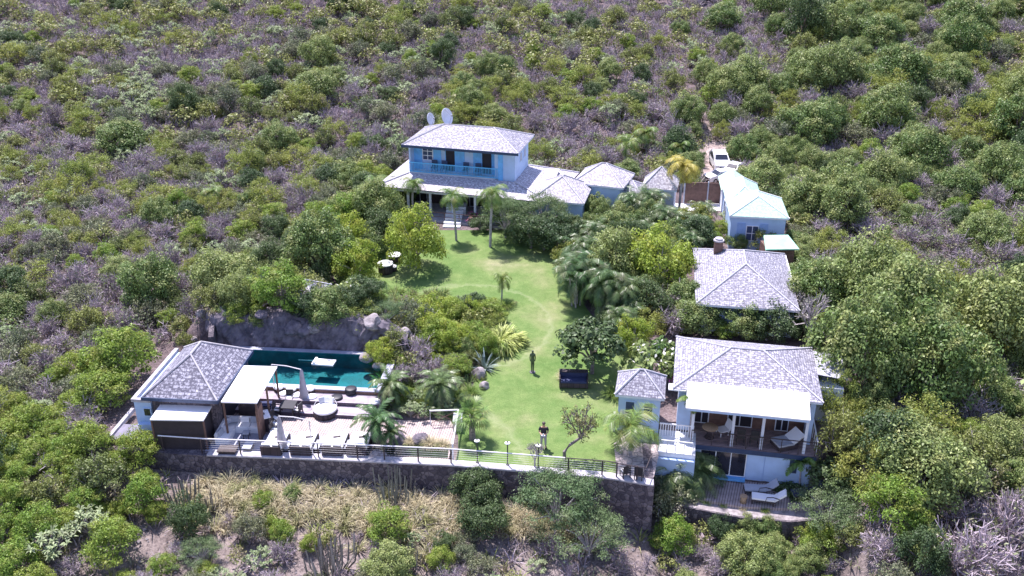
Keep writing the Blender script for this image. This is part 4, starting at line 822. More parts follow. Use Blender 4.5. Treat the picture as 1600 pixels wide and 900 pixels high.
# ================================================================ PEOPLE
def figure(name, J, E, rad, mat, parent=None, sub=2):
    me = bpy.data.meshes.new(name); me.from_pydata(J, E, []); me.materials.append(M[mat]); o = bpy.data.objects.new(name, me); sc.collection.objects.link(o)
    sk_ = o.modifiers.new('Skin', 'SKIN'); ly = me.skin_vertices if me.skin_vertices else None
    if not me.skin_vertices: 
        import bmesh
        bm = bmesh.new(); bm.from_mesh(me); bm.verts.layers.skin.verify(); bm.to_mesh(me); bm.free()
    for v_, r in zip(me.skin_vertices[0].data, rad): v_.radius = r if isinstance(r, tuple) else (r, r)
    me.skin_vertices[0].data[0].use_root = True; sk_.use_smooth_shade = True
    s_ = o.modifiers.new('Subsurf', 'SUBSURF'); s_.levels = s_.render_levels = sub
    if parent: o.parent = parent
    return o
J = [(0, 0, .95), (0, 0, 1.15), (0, .0, 1.38), (0, -.01, 1.50), (0, -.03, 1.60), (0, -.04, 1.72),
     (-.10, 0, .88), (-.12, -.02, .50), (-.13, .02, .09), (-.14, -.14, .04), (.10, 0, .88), (.12, -.02, .50), (.13, .02, .09), (.14, -.14, .04),
     (-.20, 0, 1.42), (-.27, -.02, 1.16), (-.12, -.28, 1.12), (-.05, -.36, 1.13), (.20, 0, 1.42), (.27, -.02, 1.16), (.12, -.28, 1.12), (.05, -.36, 1.13)]
E_ = [(0, 1), (1, 2), (2, 3), (3, 4), (4, 5), (0, 6), (6, 7), (7, 8), (8, 9), (0, 10), (10, 11), (11, 12), (12, 13), (2, 14), (14, 15), (15, 16), (16, 17), (2, 18), (18, 19), (19, 20), (20, 21)]
rad = [(.16, .11), (.15, .10), (.17, .11), .055, .095, .085, .085, .055, .04, .035, .085, .055, .04, .035, .065, .045, .032, .035, .065, .045, .032, .035]
p = at(849, 700); pe = empty('person', (p.x, p.y, p.z + .02), R(-5), 'person in black top and grey trousers holding a small white controller on the lawn', 'person')
figure('body', J, E_, rad, 'skin', pe)
figure('shirt', [(0, 0, .98), (0, 0, 1.15), (0, 0, 1.37), (-.20, 0, 1.42), (-.265, -.01, 1.22), (.20, 0, 1.42), (.265, -.01, 1.22)], [(0, 1), (1, 2), (2, 3), (3, 4), (2, 5), (5, 6)], [(.19, .135), (.18, .13), (.2, .14), .085, .07, .085, .07], 'cloth_black', pe)
figure('trousers', [(0, 0, .96), (-.10, 0, .86), (-.12, -.02, .50), (-.13, .02, .16), (.10, 0, .86), (.12, -.02, .50), (.13, .02, .16)], [(0, 1), (1, 2), (2, 3), (0, 4), (4, 5), (5, 6)], [(.175, .125), .105, .075, .065, .105, .075, .065], 'cloth_grey', pe)
MB().lathe([(.06, 1.66), (.105, 1.72), (.1, 1.79), (.05, 1.83), (.01, 1.835)], 14, (0, -.02)).build('hair', 'hair', pe, True)
for s_ in (-1, 1):
    MB().tube([(s_ * .14, .06, .04), (s_ * .145, -.2, .03)], [.06, .045], 8).build('shoe', 'black', pe, True)
    for k in range(4): MB().tube([(s_ * .05, -.37 - 0 * k, 1.115 + k * .015), (s_ * .0 + s_ * .01, -.40, 1.115 + k * .015)], .008, 5).build('finger', 'skin', pe, True)
mb = MB().box(-.11, .11, -.43, -.385, 1.10, 1.15).box(-.05, .05, -.42, -.40, 1.15, 1.26); o = mb.build('remote_controller', 'canvas'); o.location = (p.x, p.y, p.z + .02); o.rotation_euler = (0, 0, R(-5)); tag(o, 'small white remote controller held by the person in black', 'controller')
# statue
p = at(832, 582); stt = empty('garden_statue', (p.x, p.y, p.z + .02), 0, 'slender dark bronze standing figure statue alone in the middle of the lawn', 'statue')
J = [(0, 0, .92), (0, 0, 1.15), (0, 0, 1.38), (0, 0, 1.50), (0, -.01, 1.60), (0, -.01, 1.71), (-.06, 0, .88), (-.06, 0, .5), (-.05, 0, .1), (-.05, -.1, .05), (.06, 0, .88), (.06, 0, .5), (.05, 0, .1), (.05, -.1, .05), (-.15, 0, 1.4), (-.18, 0, 1.12), (-.15, -.02, .86), (.15, 0, 1.4), (.18, 0, 1.12), (.15, -.02, .86)]
E2 = [(0, 1), (1, 2), (2, 3), (3, 4), (4, 5), (0, 6), (6, 7), (7, 8), (8, 9), (0, 10), (10, 11), (11, 12), (12, 13), (2, 14), (14, 15), (15, 16), (2, 17), (17, 18), (18, 19)]
figure('statue_body', J, E2, [(.13, .1), (.12, .09), (.14, .1), .05, .085, .07, .075, .06, .045, .04, .075, .06, .045, .04, .05, .04, .035, .05, .04, .035], 'bronze', stt)
MB().lathe([(.2, -.02), (.2, .04), (.02, .04)], 16).build('plinth', 'rock_dark', stt)
# ================================================================ VEGETATION
def rnd(seed): return np.random.RandomState(seed)
def unit(a): return a / np.maximum(np.linalg.norm(a, axis=-1, keepdims=True), 1e-9)
def leaves(C, Nn, size, rs, aspect=.55, bend=.0):
    """diamond shaped leaves at C facing Nn; each leaf is an island of its own"""
    n = len(C); t = unit(np.cross(Nn, unit(rs.normal(size=(n, 3))))); b = np.cross(Nn, t); s = (size * rs.uniform(.6, 1.35, n))[:, None]
    V = np.stack([C - t * s * .5, C + b * s * aspect * .5 + Nn * s * .08, C + t * s * .5, C - b * s * aspect * .5 + Nn * s * .08], 1)
    return V.reshape(-1, 3)
def quadmesh(name, V, mats, extra=None, parent=None):
    """V: quads, 4 vertices each; extra: an MB that goes in the same mesh with material 1"""
    nq = len(V) // 4; me = bpy.data.meshes.new(name); ev = np.array(extra.V, float).reshape(-1, 3) if extra and extra.V else np.zeros((0, 3)); ef = extra.F if extra else []
    VV = np.concatenate([V, ev]); me.vertices.add(len(VV)); me.vertices.foreach_set('co', VV.astype(np.float32).ravel())
    lens = [4] * nq + [len(f) for f in ef]; idx = list(range(nq * 4)) + [i + nq * 4 for f in ef for i in f]
    me.loops.add(len(idx)); me.loops.foreach_set('vertex_index', idx); me.polygons.add(len(lens)); st = np.concatenate([[0], np.cumsum(lens)[:-1]])
    me.polygons.foreach_set('loop_start', st.astype(int).tolist())
    for m in mats: me.materials.append(M[m])
    me.polygons.foreach_set('material_index', [0] * nq + [1 if len(mats) > 1 else 0] * len(ef)); me.update(calc_edges=True); me.validate()
    o = bpy.data.objects.new(name, me); sc.collection.objects.link(o)
    if parent: o.parent = parent
    return o
def dome(n, rs, lo=-.15):
    d = unit(rs.normal(size=(n * 4, 3))); d = d[d[:, 2] > lo][:n]; return d
def crown_clumps(rx, rz, zc, n, cr, rs, lo=-.15, jitter=.22):
    d = dome(n, rs, lo); rr = rs.uniform(1 - jitter * 2, 1.0 + jitter * .4, len(d))[:, None]
    lob = 1 + .16 * np.sin(d[:, :1] * 3 + rs.uniform(0, 6)) * np.cos(d[:, 1:2] * 4 + rs.uniform(0, 6)); c = d * rr * lob * np.array([rx, rx, rz]) + np.array([0, 0, zc])
    return c, cr * rs.uniform(.65, 1.35, len(d))
def clump_leaves(C, Rr, per, size, rs, up=.35, aspect=.55, flat=1.0, fill=.0, asp_jit=.5):
    out = []
    for c, r in zip(C, Rr):
        d = dome(per, rs, -.45); rad = rs.uniform(.55, 1.05, len(d))[:, None] if not fill else rs.uniform(fill, 1.05, len(d))[:, None]
        p = c + d * rad * r * np.array([1, 1, flat]); nn = unit(d + np.array([0, 0, up]) + rs.normal(size=d.shape) * asp_jit); out.append(leaves(p, nn, size, rs, aspect))
    return np.concatenate(out)
def limbs(mb, C, zc, rs, r0=.12, base=(0, 0, -.3), k=9, lean=(0, 0), n=5, fork=.35):
    top = Vector((lean[0] * .6, lean[1] * .6, zc * fork)); mb.tube([base, (lean[0] * .2, lean[1] * .2, zc * fork * .5), top], [r0, r0 * .85, r0 * .75], n)
    for i in rs.choice(len(C), min(k, len(C)), replace=False):
        c = Vector(C[i]); m_ = top.lerp(c, .5) + Vector((rs.uniform(-.1, .1), rs.uniform(-.1, .1), .12 * (c - top).length)); mb.tube([top, m_, c], [r0 * .6, r0 * .4, r0 * .15], 4, cap=False)
def sprays(P0, n, rs, L=1.0, depth=3, r=.03, spread=.5, mb=None, lift=.5, tips=None):
    """bare branching twigs as thin three sided rods"""
    segs = []
    def go(p, d, L_, r_, k):
        q = p + d * L_; segs.append((p, q, r_, r_ * .72))
        if k == 0:
            if tips is not None: tips.append(q)
            return
        for _ in range(3 if k > 1 else 3):
            e = unit(d + rs.normal(size=3) * spread + np.array([0, 0, lift * .15])); go(p + d * L_ * rs.uniform(.55, 1.0), e, L_ * rs.uniform(.55, .8), r_ * .72, k - 1)
    for i in range(n):
        a = rs.uniform(0, 2 * math.pi); e = unit(np.array([math.cos(a) * rs.uniform(.15, .9), math.sin(a) * rs.uniform(.15, .9), 1.0 * lift + .5])); go(np.array(P0, float) + rs.normal(size=3) * .05, e, L * rs.uniform(.8, 1.15), r, depth)
    A = np.array([s[0] for s in segs]); B = np.array([s[1] for s in segs]); ra = np.array([s[2] for s in segs])[:, None]; rb = np.array([s[3] for s in segs])[:, None]
    d = unit(B - A); u_ = unit(np.cross(d, rs.normal(size=d.shape))); w = np.cross(d, u_); Q = []
    dirs = [u_, -.5 * u_ + .87 * w, -.5 * u_ - .87 * w]
    for k in range(3): k2 = (k + 1) % 3; Q.append(np.stack([A + dirs[k] * ra, A + dirs[k2] * ra, B + dirs[k2] * rb, B + dirs[k] * rb], 1))
    return np.stack(Q, 1).reshape(-1, 3)
def hide(o): o.location = (0, 0, -500); return o
# --------- prototypes: every one is an Empty-rooted plant: crown + trunk; `lod` is a single light mesh of the same plant
PROTO = {}
def plant(kind, crownV, crown_mat, tr, bark='bark', name=None, nominal=1.0, lod=None, crown_name='crown', extra=None):
    """store the meshes; the first placement links them"""
    o = quadmesh(crown_name, crownV, [crown_mat]); t = tr.build('trunk' if crown_name == 'crown' else 'stem', bark) if tr and tr.V else None
    f = quadmesh(name + '_far', lod[0] if lod is not None else crownV, [crown_mat, bark], tr)
    PROTO.setdefault(kind, []).append(dict(crown=o.data, trunk=t.data if t else None, far=f.data, name=name, cn=crown_name, r=nominal, extra=extra))
    for q in (o, t, f):
        if q: bpy.data.objects.remove(q)
def place(kind, p, size, label, cat, group=None, variant=None, rz=None, far=False, sz=1.0, rs=random.Random(5), sink=.05):
    L_ = PROTO[kind]; pr_ = L_[variant if variant is not None else rs.randrange(len(L_))]; s = size / pr_['r']; rz = rs.uniform(0, 6.28) if rz is None else rz; loc = (p[0], p[1], p[2] - sink)
    if far:
        o = bpy.data.objects.new(pr_['name'], pr_['far']); sc.collection.objects.link(o); o.location = loc; o.rotation_euler = (0, 0, rz); o.scale = (s, s, s * sz); return tag(o, label, cat, group)
    o = empty(pr_['name'], loc, rz, label, cat, group); o.scale = (s, s, s * sz)
    c = bpy.data.objects.new(pr_['cn'], pr_['crown']); sc.collection.objects.link(c); c.parent = o
    if pr_['trunk']: t = bpy.data.objects.new('trunk' if pr_['cn'] == 'crown' else 'stem', pr_['trunk']); sc.collection.objects.link(t); t.parent = o
    for nm, me in (pr_['extra'] or []): e_ = bpy.data.objects.new(nm, me); sc.collection.objects.link(e_); e_.parent = o
    return o
# dense rounded evergreen trees (radius about 2.6 m, 4.2 m high)
for k in range(4):
    rs = rnd(10 + k); C, Rr = crown_clumps(2.2, 1.8, 1.85, 80, .62, rs, -.6, .2); V = clump_leaves(C, Rr, 190, .165, rs, .45); t = MB(); limbs(t, C, 2.2, rs, .15)
    plant('ev', V, 'lf_ev', t, name='evergreen_tree', nominal=2.6)
# tall deep green trees
for k in range(2):
    rs = rnd(30 + k); C, Rr = crown_clumps(1.65, 1.6, 1.6, 60, .5, rs, -.6); V = clump_leaves(C, Rr, 150, .15, rs, .4); t = MB(); limbs(t, C, 2.0, rs, .13); plant('dk', V, 'lf_dark', t, name='dark_green_tree', nominal=2.0)
# lime green trees with flat layered clumps
for k in range(3):
    rs = rnd(40 + k); C, Rr = crown_clumps(1.6, 1.3, 1.35, 60, .48, rs, -.5); V = clump_leaves(C, Rr, 130, .14, rs, .6, .5, .55); t = MB(); limbs(t, C, 1.8, rs, .1); plant('lime', V, 'lf_lime', t, name='lime_green_tree', nominal=2.0)
for k in range(2):
    rs = rnd(46 + k); C, Rr = crown_clumps(1.65, 1.35, 1.45, 85, .46, rs, -.75); V = clump_leaves(C, Rr, 120, .14, rs, .6, .5, .7); t = MB(); limbs(t, C, 1.6, rs, .1); plant('sun', V, 'lf_sun', t, 'bark_pale', name='yellow_green_tree', nominal=1.95)
# airy olive shrubs: twigs with thin leaves
for k in range(4):
    rs = rnd(50 + k); tips = []; tw = sprays((0, 0, -.1), 11, rs, .82, 3, .028, .55, tips=tips); C = np.array(tips); C = C[rs.choice(len(C), min(290, len(C)), False)]; V = clump_leaves(C, np.full(len(C), .3), 20, .125, rs, .5, .45, 1, .1, .8)
    t = MB(); t.V = [tuple(v) for v in tw]; t.F = [(4 * i, 4 * i + 1, 4 * i + 2, 4 * i + 3) for i in range(len(tw) // 4)]; t.mi = [0] * len(t.F)
    plant('olive', V, 'lf_olive' if k % 2 else 'lf_grey', t, 'twig', name='olive_shrub', nominal=1.9, crown_name='foliage')
# bare dry shrubs: mostly twigs
for k in range(4):
    rs = rnd(70 + k); tips = []; tw = sprays((0, 0, -.1), 22, rs, .78, 3, .034, .6, tips=tips); C = np.array(tips); C = C[rs.choice(len(C), 110, False)]; V = clump_leaves(C, np.full(len(C), .2), 4, .12, rs, .5, .4, 1, .1, .9)
    t = MB(); t.V = [tuple(v) for v in tw]; t.F = [(4 * i, 4 * i + 1, 4 * i + 2, 4 * i + 3) for i in range(len(tw) // 4)]; t.mi = [0] * len(t.F)
    plant('dry', V, 'lf_grey', t, 'twig', name='bare_shrub', nominal=1.8, crown_name='foliage')
# rosette plants: large pale leaves in stars at branch ends
for k in range(3):
    rs = rnd(90 + k); C, Rr = crown_clumps(1.2, .8, .9, 30, .3, rs, -.1); out = []
    for c in C:
        n = 13; a = rs.uniform(0, 6.28, n); el = rs.uniform(-.1, .9, n); d = np.stack([np.cos(a) * np.cos(el), np.sin(a) * np.cos(el), np.sin(el)], 1); s_ = np.cross(d, np.array([0, 0, 1.0])); s_ = unit(s_); L_ = rs.uniform(.26, .42, n)[:, None]
        m_ = c + d * L_ * .55 + np.array([0, 0, .04]); tip = c + d * L_ - np.array([0, 0, .05]); out.append(np.stack([c + 0 * d, m_ + s_ * .05, tip, m_ - s_ * .05], 1).reshape(-1, 3))
    t = MB(); limbs(t, C, 1.2, rs, .06, k=26, fork=.2); plant('ros', np.concatenate(out), 'lf_ros', t, 'bark_pale', name='rosette_shrub', nominal=1.35, crown_name='foliage')
# yellow green feathery shrubs
for k in range(3):
    rs = rnd(110 + k); C, Rr = crown_clumps(1.3, 1.1, 1.0, 46, .42, rs, -.5); V = clump_leaves(C, Rr, 85, .125, rs, .5, .4, .8, .2, .8); t = MB(); limbs(t, C, 1.3, rs, .06); plant('yel', V, 'lf_yel', t, name='yellow_green_shrub', nominal=1.6)
# feathery acacia like spreading bushes
for k in range(2):
    rs = rnd(130 + k); C, Rr = crown_clumps(2.2, .9, 1.3, 60, .6, rs, -.1); V = clump_leaves(C, Rr, 170, .11, rs, 1.2, .35, .35, .1, .5); t = MB(); limbs(t, C, 1.5, rs, .09, k=16, fork=.25); plant('feather', V, 'lf_feather', t, 'bark_pale', name='feathery_bush', nominal=2.5)
# sparse leafy tree with visible branching trunk
rs = rnd(150); tips = []; tw = sprays((.9, .3, 1.1), 9, rs, .75, 3, .04, .42, tips=tips, lift=.6); C = np.array(tips); C = C[rs.choice(len(C), 150, False)]; V = clump_leaves(C, np.full(len(C), .2), 5, .13, rs, .5, .5, 1, .1, .8)
t = MB(); t.V = [tuple(v) for v in tw]; t.F = [(4 * i, 4 * i + 1, 4 * i + 2, 4 * i + 3) for i in range(len(tw) // 4)]; t.mi = [0] * len(t.F); t.n = len(t.V); t.tube([(0, 0, -.2), (-.02, 0, .5), (.3, .1, .85), (.9, .3, 1.15)], [.11, .1, .085, .07], 7)
plant('sparse', V, 'lf_olive', t, 'bark', name='leaning_tree', nominal=2.0)
# palms
def fronds(n, L_, rs, droop=.9, leaf_l=.5, width=.05, el0=(.1, 1.1), nseg=17, c=(0, 0, 0), a0=None):
    Q = []; rac = []
    for i in range(n):
        a = i * 2.4 + rs.uniform(-.2, .2); el = rs.uniform(*el0); l_ = L_ * rs.uniform(.8, 1.1); p = np.array(c, float); pts = [p.copy()]; e = el
        for k in range(nseg): d = np.array([math.cos(a) * math.cos(e), math.sin(a) * math.cos(e), math.sin(e)]); p = p + d * l_ / nseg; pts.append(p.copy()); e -= droop / nseg * (1 + k / nseg)
        pts = np.array(pts); side = np.array([-math.sin(a), math.cos(a), 0])
        for k in range(1, nseg + 1):
            t_ = k / nseg; ll = leaf_l * (math.sin(math.pi * min(1, t_ * .85 + .12)) ** .6); d = unit(pts[k] - pts[k - 1])
            for f in (0, .5):
                b = pts[k - 1] + (pts[k] - pts[k - 1]) * f
                for s_ in (-1, 1):
                    o_ = unit(side * s_ + d * .75 + np.array([0, 0, -.35 + rs.uniform(-.2, .2)])); tip = b + o_ * ll; wv = d * width
                    Q.append(np.stack([b - wv * .5, b + wv * .5, tip + wv * .15, tip - wv * .15]))
        rac.append(pts)
    return np.concatenate(Q), rac
def palm(name, kind, h, nfr, L_, leaf_l, mat, seed, lean=(.3, .1), bark='bark_pale', r=.11, droop=1.1, el0=(-.2, 1.2), width=.07, yel=False):
    rs = rnd(seed); top = (lean[0], lean[1], h); V, rac = fronds(nfr, L_, rs, droop, leaf_l, width, el0, c=top); t = MB(); t.tube([(0, 0, -.3), (0, 0, .1), (lean[0] * .3, lean[1] * .3, h * .5), top], [r * 1.5, r * 1.1, r, r * .9], 8)
    ex = MB()
    for p in rac: ex.tube([p[0], p[len(p) // 2], p[-1]], [.03, .02, .008], 3, cap=False)
    eo = ex.build('rachis', 'lf_palm_yel' if yel else 'gr_green'); em = eo.data; bpy.data.objects.remove(eo)
    plant(kind, V, mat, t, bark, name=name, nominal=1.0, extra=[('frond_rib', em)])
palm('coconut_palm', 'palm_tall', 4.8, 24, 1.9, .6, 'lf_palm', 200, (.25, .1), width=.04, droop=1.5)
palm('coconut_palm', 'palm_short', 2.6, 22, 1.9, .6, 'lf_palm', 201, (.2, -.1), width=.04, droop=1.5)
palm('coconut_palm', 'palm_big', 2.0, 22, 2.4, .7, 'lf_palm', 202, (-.1, .1), yel=True, droop=1.5, width=.045)
palm('yellow_palm', 'palm_yel', 4.6, 20, 2.3, .6, 'lf_palm_yel', 203, (.1, 0), yel=True, droop=1.7)
palm('date_palm', 'palm_date', 1.35, 26, 1.5, .30, 'lf_palm_dk', 204, (0, .05), 'bark', .16, 1.2, (-.3, 1.3), .05)
palm('young_palm', 'palm_sm', 2.2, 10, 1.2, .35, 'lf_palm', 205, (.1, 0), r=.05)
rs = rnd(206)
def arecas(seed):
    rs = rnd(seed); Q = []; t = MB(); R_ = []
    for i in range(7):
        a = rs.uniform(0, 6.28); c = (.45 * math.cos(a), .45 * math.sin(a), rs.uniform(.9, 2.1)); V, rac = fronds(9, 1.7, rs, 1.5, .42, .035, (.1, 1.35), c=c); Q.append(V); t.tube([(c[0] * .5, c[1] * .5, -.2), c], [.06, .04], 5); R_ += rac
    ex = MB()
    for p in R_: ex.tube([p[0], p[7], p[-1]], [.02, .015, .006], 3, cap=False)
    eo = ex.build('rachis', 'gr_green'); em = eo.data; bpy.data.objects.remove(eo); plant('areca', np.concatenate(Q), 'lf_palm_dk', t, 'bark_pale', name='areca_palm', nominal=2.0, extra=[('frond_rib', em)])
arecas(207); arecas(208)
# fan palm: pleated fans
def fanpalm(h, n, seed, kind, mat='lf_palm'):
    rs = rnd(seed); Q = []; st = MB(); st.tube([(0, 0, -.3), (0, 0, .15), (.03, 0, h)], [.24, .2, .15], 9); ex = MB()
    for i in range(n):
        a = i * 2.4; el = rs.uniform(-.7, 1.35); d = np.array([math.cos(a) * math.cos(el), math.sin(a) * math.cos(el), math.sin(el)]); b = np.array([0, 0, h]) + d * rs.uniform(.5, .85); ex.tube([(0, 0, h), b], [.025, .015], 4, cap=False); s_ = unit(np.cross(d, [0, 0, 1.0])); u2 = np.cross(s_, d)
        for k in range(14):
            t_ = (k / 13 - .5) * 3.6; e = unit(d * math.cos(t_) + s_ * math.sin(t_) + u2 * .15); l_ = .72 * (.75 + .25 * math.cos(t_)); wv = np.cross(e, u2) * .035; tip = b + e * l_ - np.array([0, 0, .22]); m_ = b + e * l_ * .55; Q.append(np.stack([b, m_ + wv, tip, m_ - wv]))
    eo = ex.build('petiole', 'gr_green'); em = eo.data; bpy.data.objects.remove(eo); plant(kind, np.concatenate(Q), mat, st, 'bark', name='fan_palm', nominal=1.0, extra=[('petiole', em)])
fanpalm(1.75, 26, 210, 'fan'); 
# blade plants: agave, striped clump, grasses, cactus
def blades(n, L_, w, rs, spread=(.2, 1.3), droop=.7, seg=4, base_r=.1):
    Q = []
    for i in range(n):
        a = rs.uniform(0, 6.28); e = math.pi / 2 - rs.uniform(*spread); l_ = L_ * rs.uniform(.7, 1.1); p = np.array([math.cos(a) * base_r * rs.uniform(0, 1), math.sin(a) * base_r * rs.uniform(0, 1), 0.0]); side = np.array([-math.sin(a), math.cos(a), 0]); dr = droop * rs.uniform(.6, 1.3)
        for k in range(seg):
            d = np.array([math.cos(a) * math.cos(e), math.sin(a) * math.cos(e), math.sin(e)]); q = p + d * l_ / seg; w0 = w * (1 - k / seg) ** .6; w1 = w * (1 - (k + 1) / seg) ** .6 if k < seg - 1 else w * .05
            Q.append(np.stack([p - side * w0 * .5, p + side * w0 * .5, q + side * w1 * .5, q - side * w1 * .5])); p = q; e -= dr / seg * (1 + k)
    return np.concatenate(Q)
plant('agave', blades(34, 1.0, .14, rnd(220), (.1, 1.35), .25), 'lf_blue', None, name='agave', nominal=1.0, crown_name='leaves')
plant('stripe', blades(800, 1.7, .13, rnd(221), (.0, 1.0), 1.25, 5, 1.1), 'lf_stripe', None, name='striped_clump', nominal=1.9, crown_name='leaves')
plant('clump_gr', blades(260, 1.2, .035, rnd(222), (.05, .9), .9, 4, .3), 'gr_green', None, name='fountain_grass', nominal=1.0, crown_name='leaves')
plant('clump_st', blades(260, 1.1, .035, rnd(223), (.05, .9), .9, 4, .3), 'straw', None, name='straw_grass', nominal=1.0, crown_name='leaves')
def cactus(seed):
    rs = rnd(seed); t = MB()
    for i in range(34):
        a = rs.uniform(0, 6.28); r = rs.uniform(.1, .6); b = (r * math.cos(a), r * math.sin(a), -.1); h = rs.uniform(1.0, 2.0); m_ = (b[0] * 1.9, b[1] * 1.9, h * .4); t.tube([b, m_, (b[0] * 2.1 + rs.uniform(-.1, .1), b[1] * 2.1, h)], [.035, .04, .03], 5)
    V = np.array(t.V); Q = [];
    for f in t.F:
        if len(f) == 4: Q.append(V[list(f)])
    plant('cactus', np.concatenate(Q), 'cactus', None, name='column_cactus', nominal=1.2, crown_name='stems')
cactus(230); cactus(231)
def conifer(seed):
    rs = rnd(seed); t = MB().tube([(0, 0, -.2), (0, 0, 3.4)], [.08, .02], 6); Q = []
    for l_ in range(9):
        z = .5 + l_ * .34; r = 1.0 * (1 - l_ / 10)
        for k in range(7):
            a = k * .9 + l_; c = np.linspace(0, 1, 9)[1:, None] * np.array([math.cos(a) * r, math.sin(a) * r, .15]) + np.array([0, 0, z]); Q.append(clump_leaves(c, np.full(8, .12), 7, .12, rs, .5, .3, .6, .1, .8))
    plant('conifer', np.concatenate(Q), 'lf_dark', t, name='norfolk_pine', nominal=1.0)
conifer(240)
rs = rnd(241); C, Rr = crown_clumps(.8, .6, .8, 14, .3, rs, -.2); fl_ = clump_leaves(C, Rr * 1.1, 5, .16, rs, .8); V = clump_leaves(C, Rr, 60, .2, rs, .5)
fo = quadmesh('blossoms', fl_, ['flower_white']); t = MB(); limbs(t, C, .9, rs, .05); plant('blossom', V, 'lf_ev', t, name='flowering_shrub', nominal=1.0, extra=[('blossoms', fo.data)]); bpy.data.objects.remove(fo)
rs = rnd(242); C, Rr = crown_clumps(.8, .8, .9, 16, .3, rs, -.2); fl_ = clump_leaves(C, Rr * 1.1, 28, .16, rs, .8); V = clump_leaves(C, Rr, 30, .2, rs, .5)
fo = quadmesh('blossoms', fl_, ['flower_pink']); t = MB(); limbs(t, C, .9, rs, .05); plant('bougain', V, 'lf_ev', t, name='flowering_shrub', nominal=1.0, extra=[('blossoms', fo.data)]); bpy.data.objects.remove(fo)
# dark round broad leaved tree (over the bench)
rs = rnd(243); C, Rr = crown_clumps(2.0, 1.15, 1.9, 60, .5, rs, -.15); V = clump_leaves(C, Rr, 70, .24, rs, .7, .75, .7); t = MB(); limbs(t, C, 2.1, rs, .15); plant('seagrape', V, 'lf_dark', t, name='broad_leaved_tree', nominal=2.3)
# white barked bare tree
rs = rnd(244); tips = []; tw = sprays((0, 0, 1.0), 6, rs, 1.0, 3, .05, .5, tips=tips, lift=.5); t = MB(); t.V = [tuple(v) for v in tw]; t.F = [(4 * i, 4 * i + 1, 4 * i + 2, 4 * i + 3) for i in range(len(tw) // 4)]; t.mi = [0] * len(t.F); t.n = len(t.V); t.tube([(0, 0, -.2), (0, 0, 1.05)], [.12, .09], 6)
C = np.array(tips)[::4]; V = clump_leaves(C, np.full(len(C), .2), 3, .12, rs); plant('whitebare', V, 'lf_grey', t, 'bark_pale', name='bare_tree', nominal=2.0)
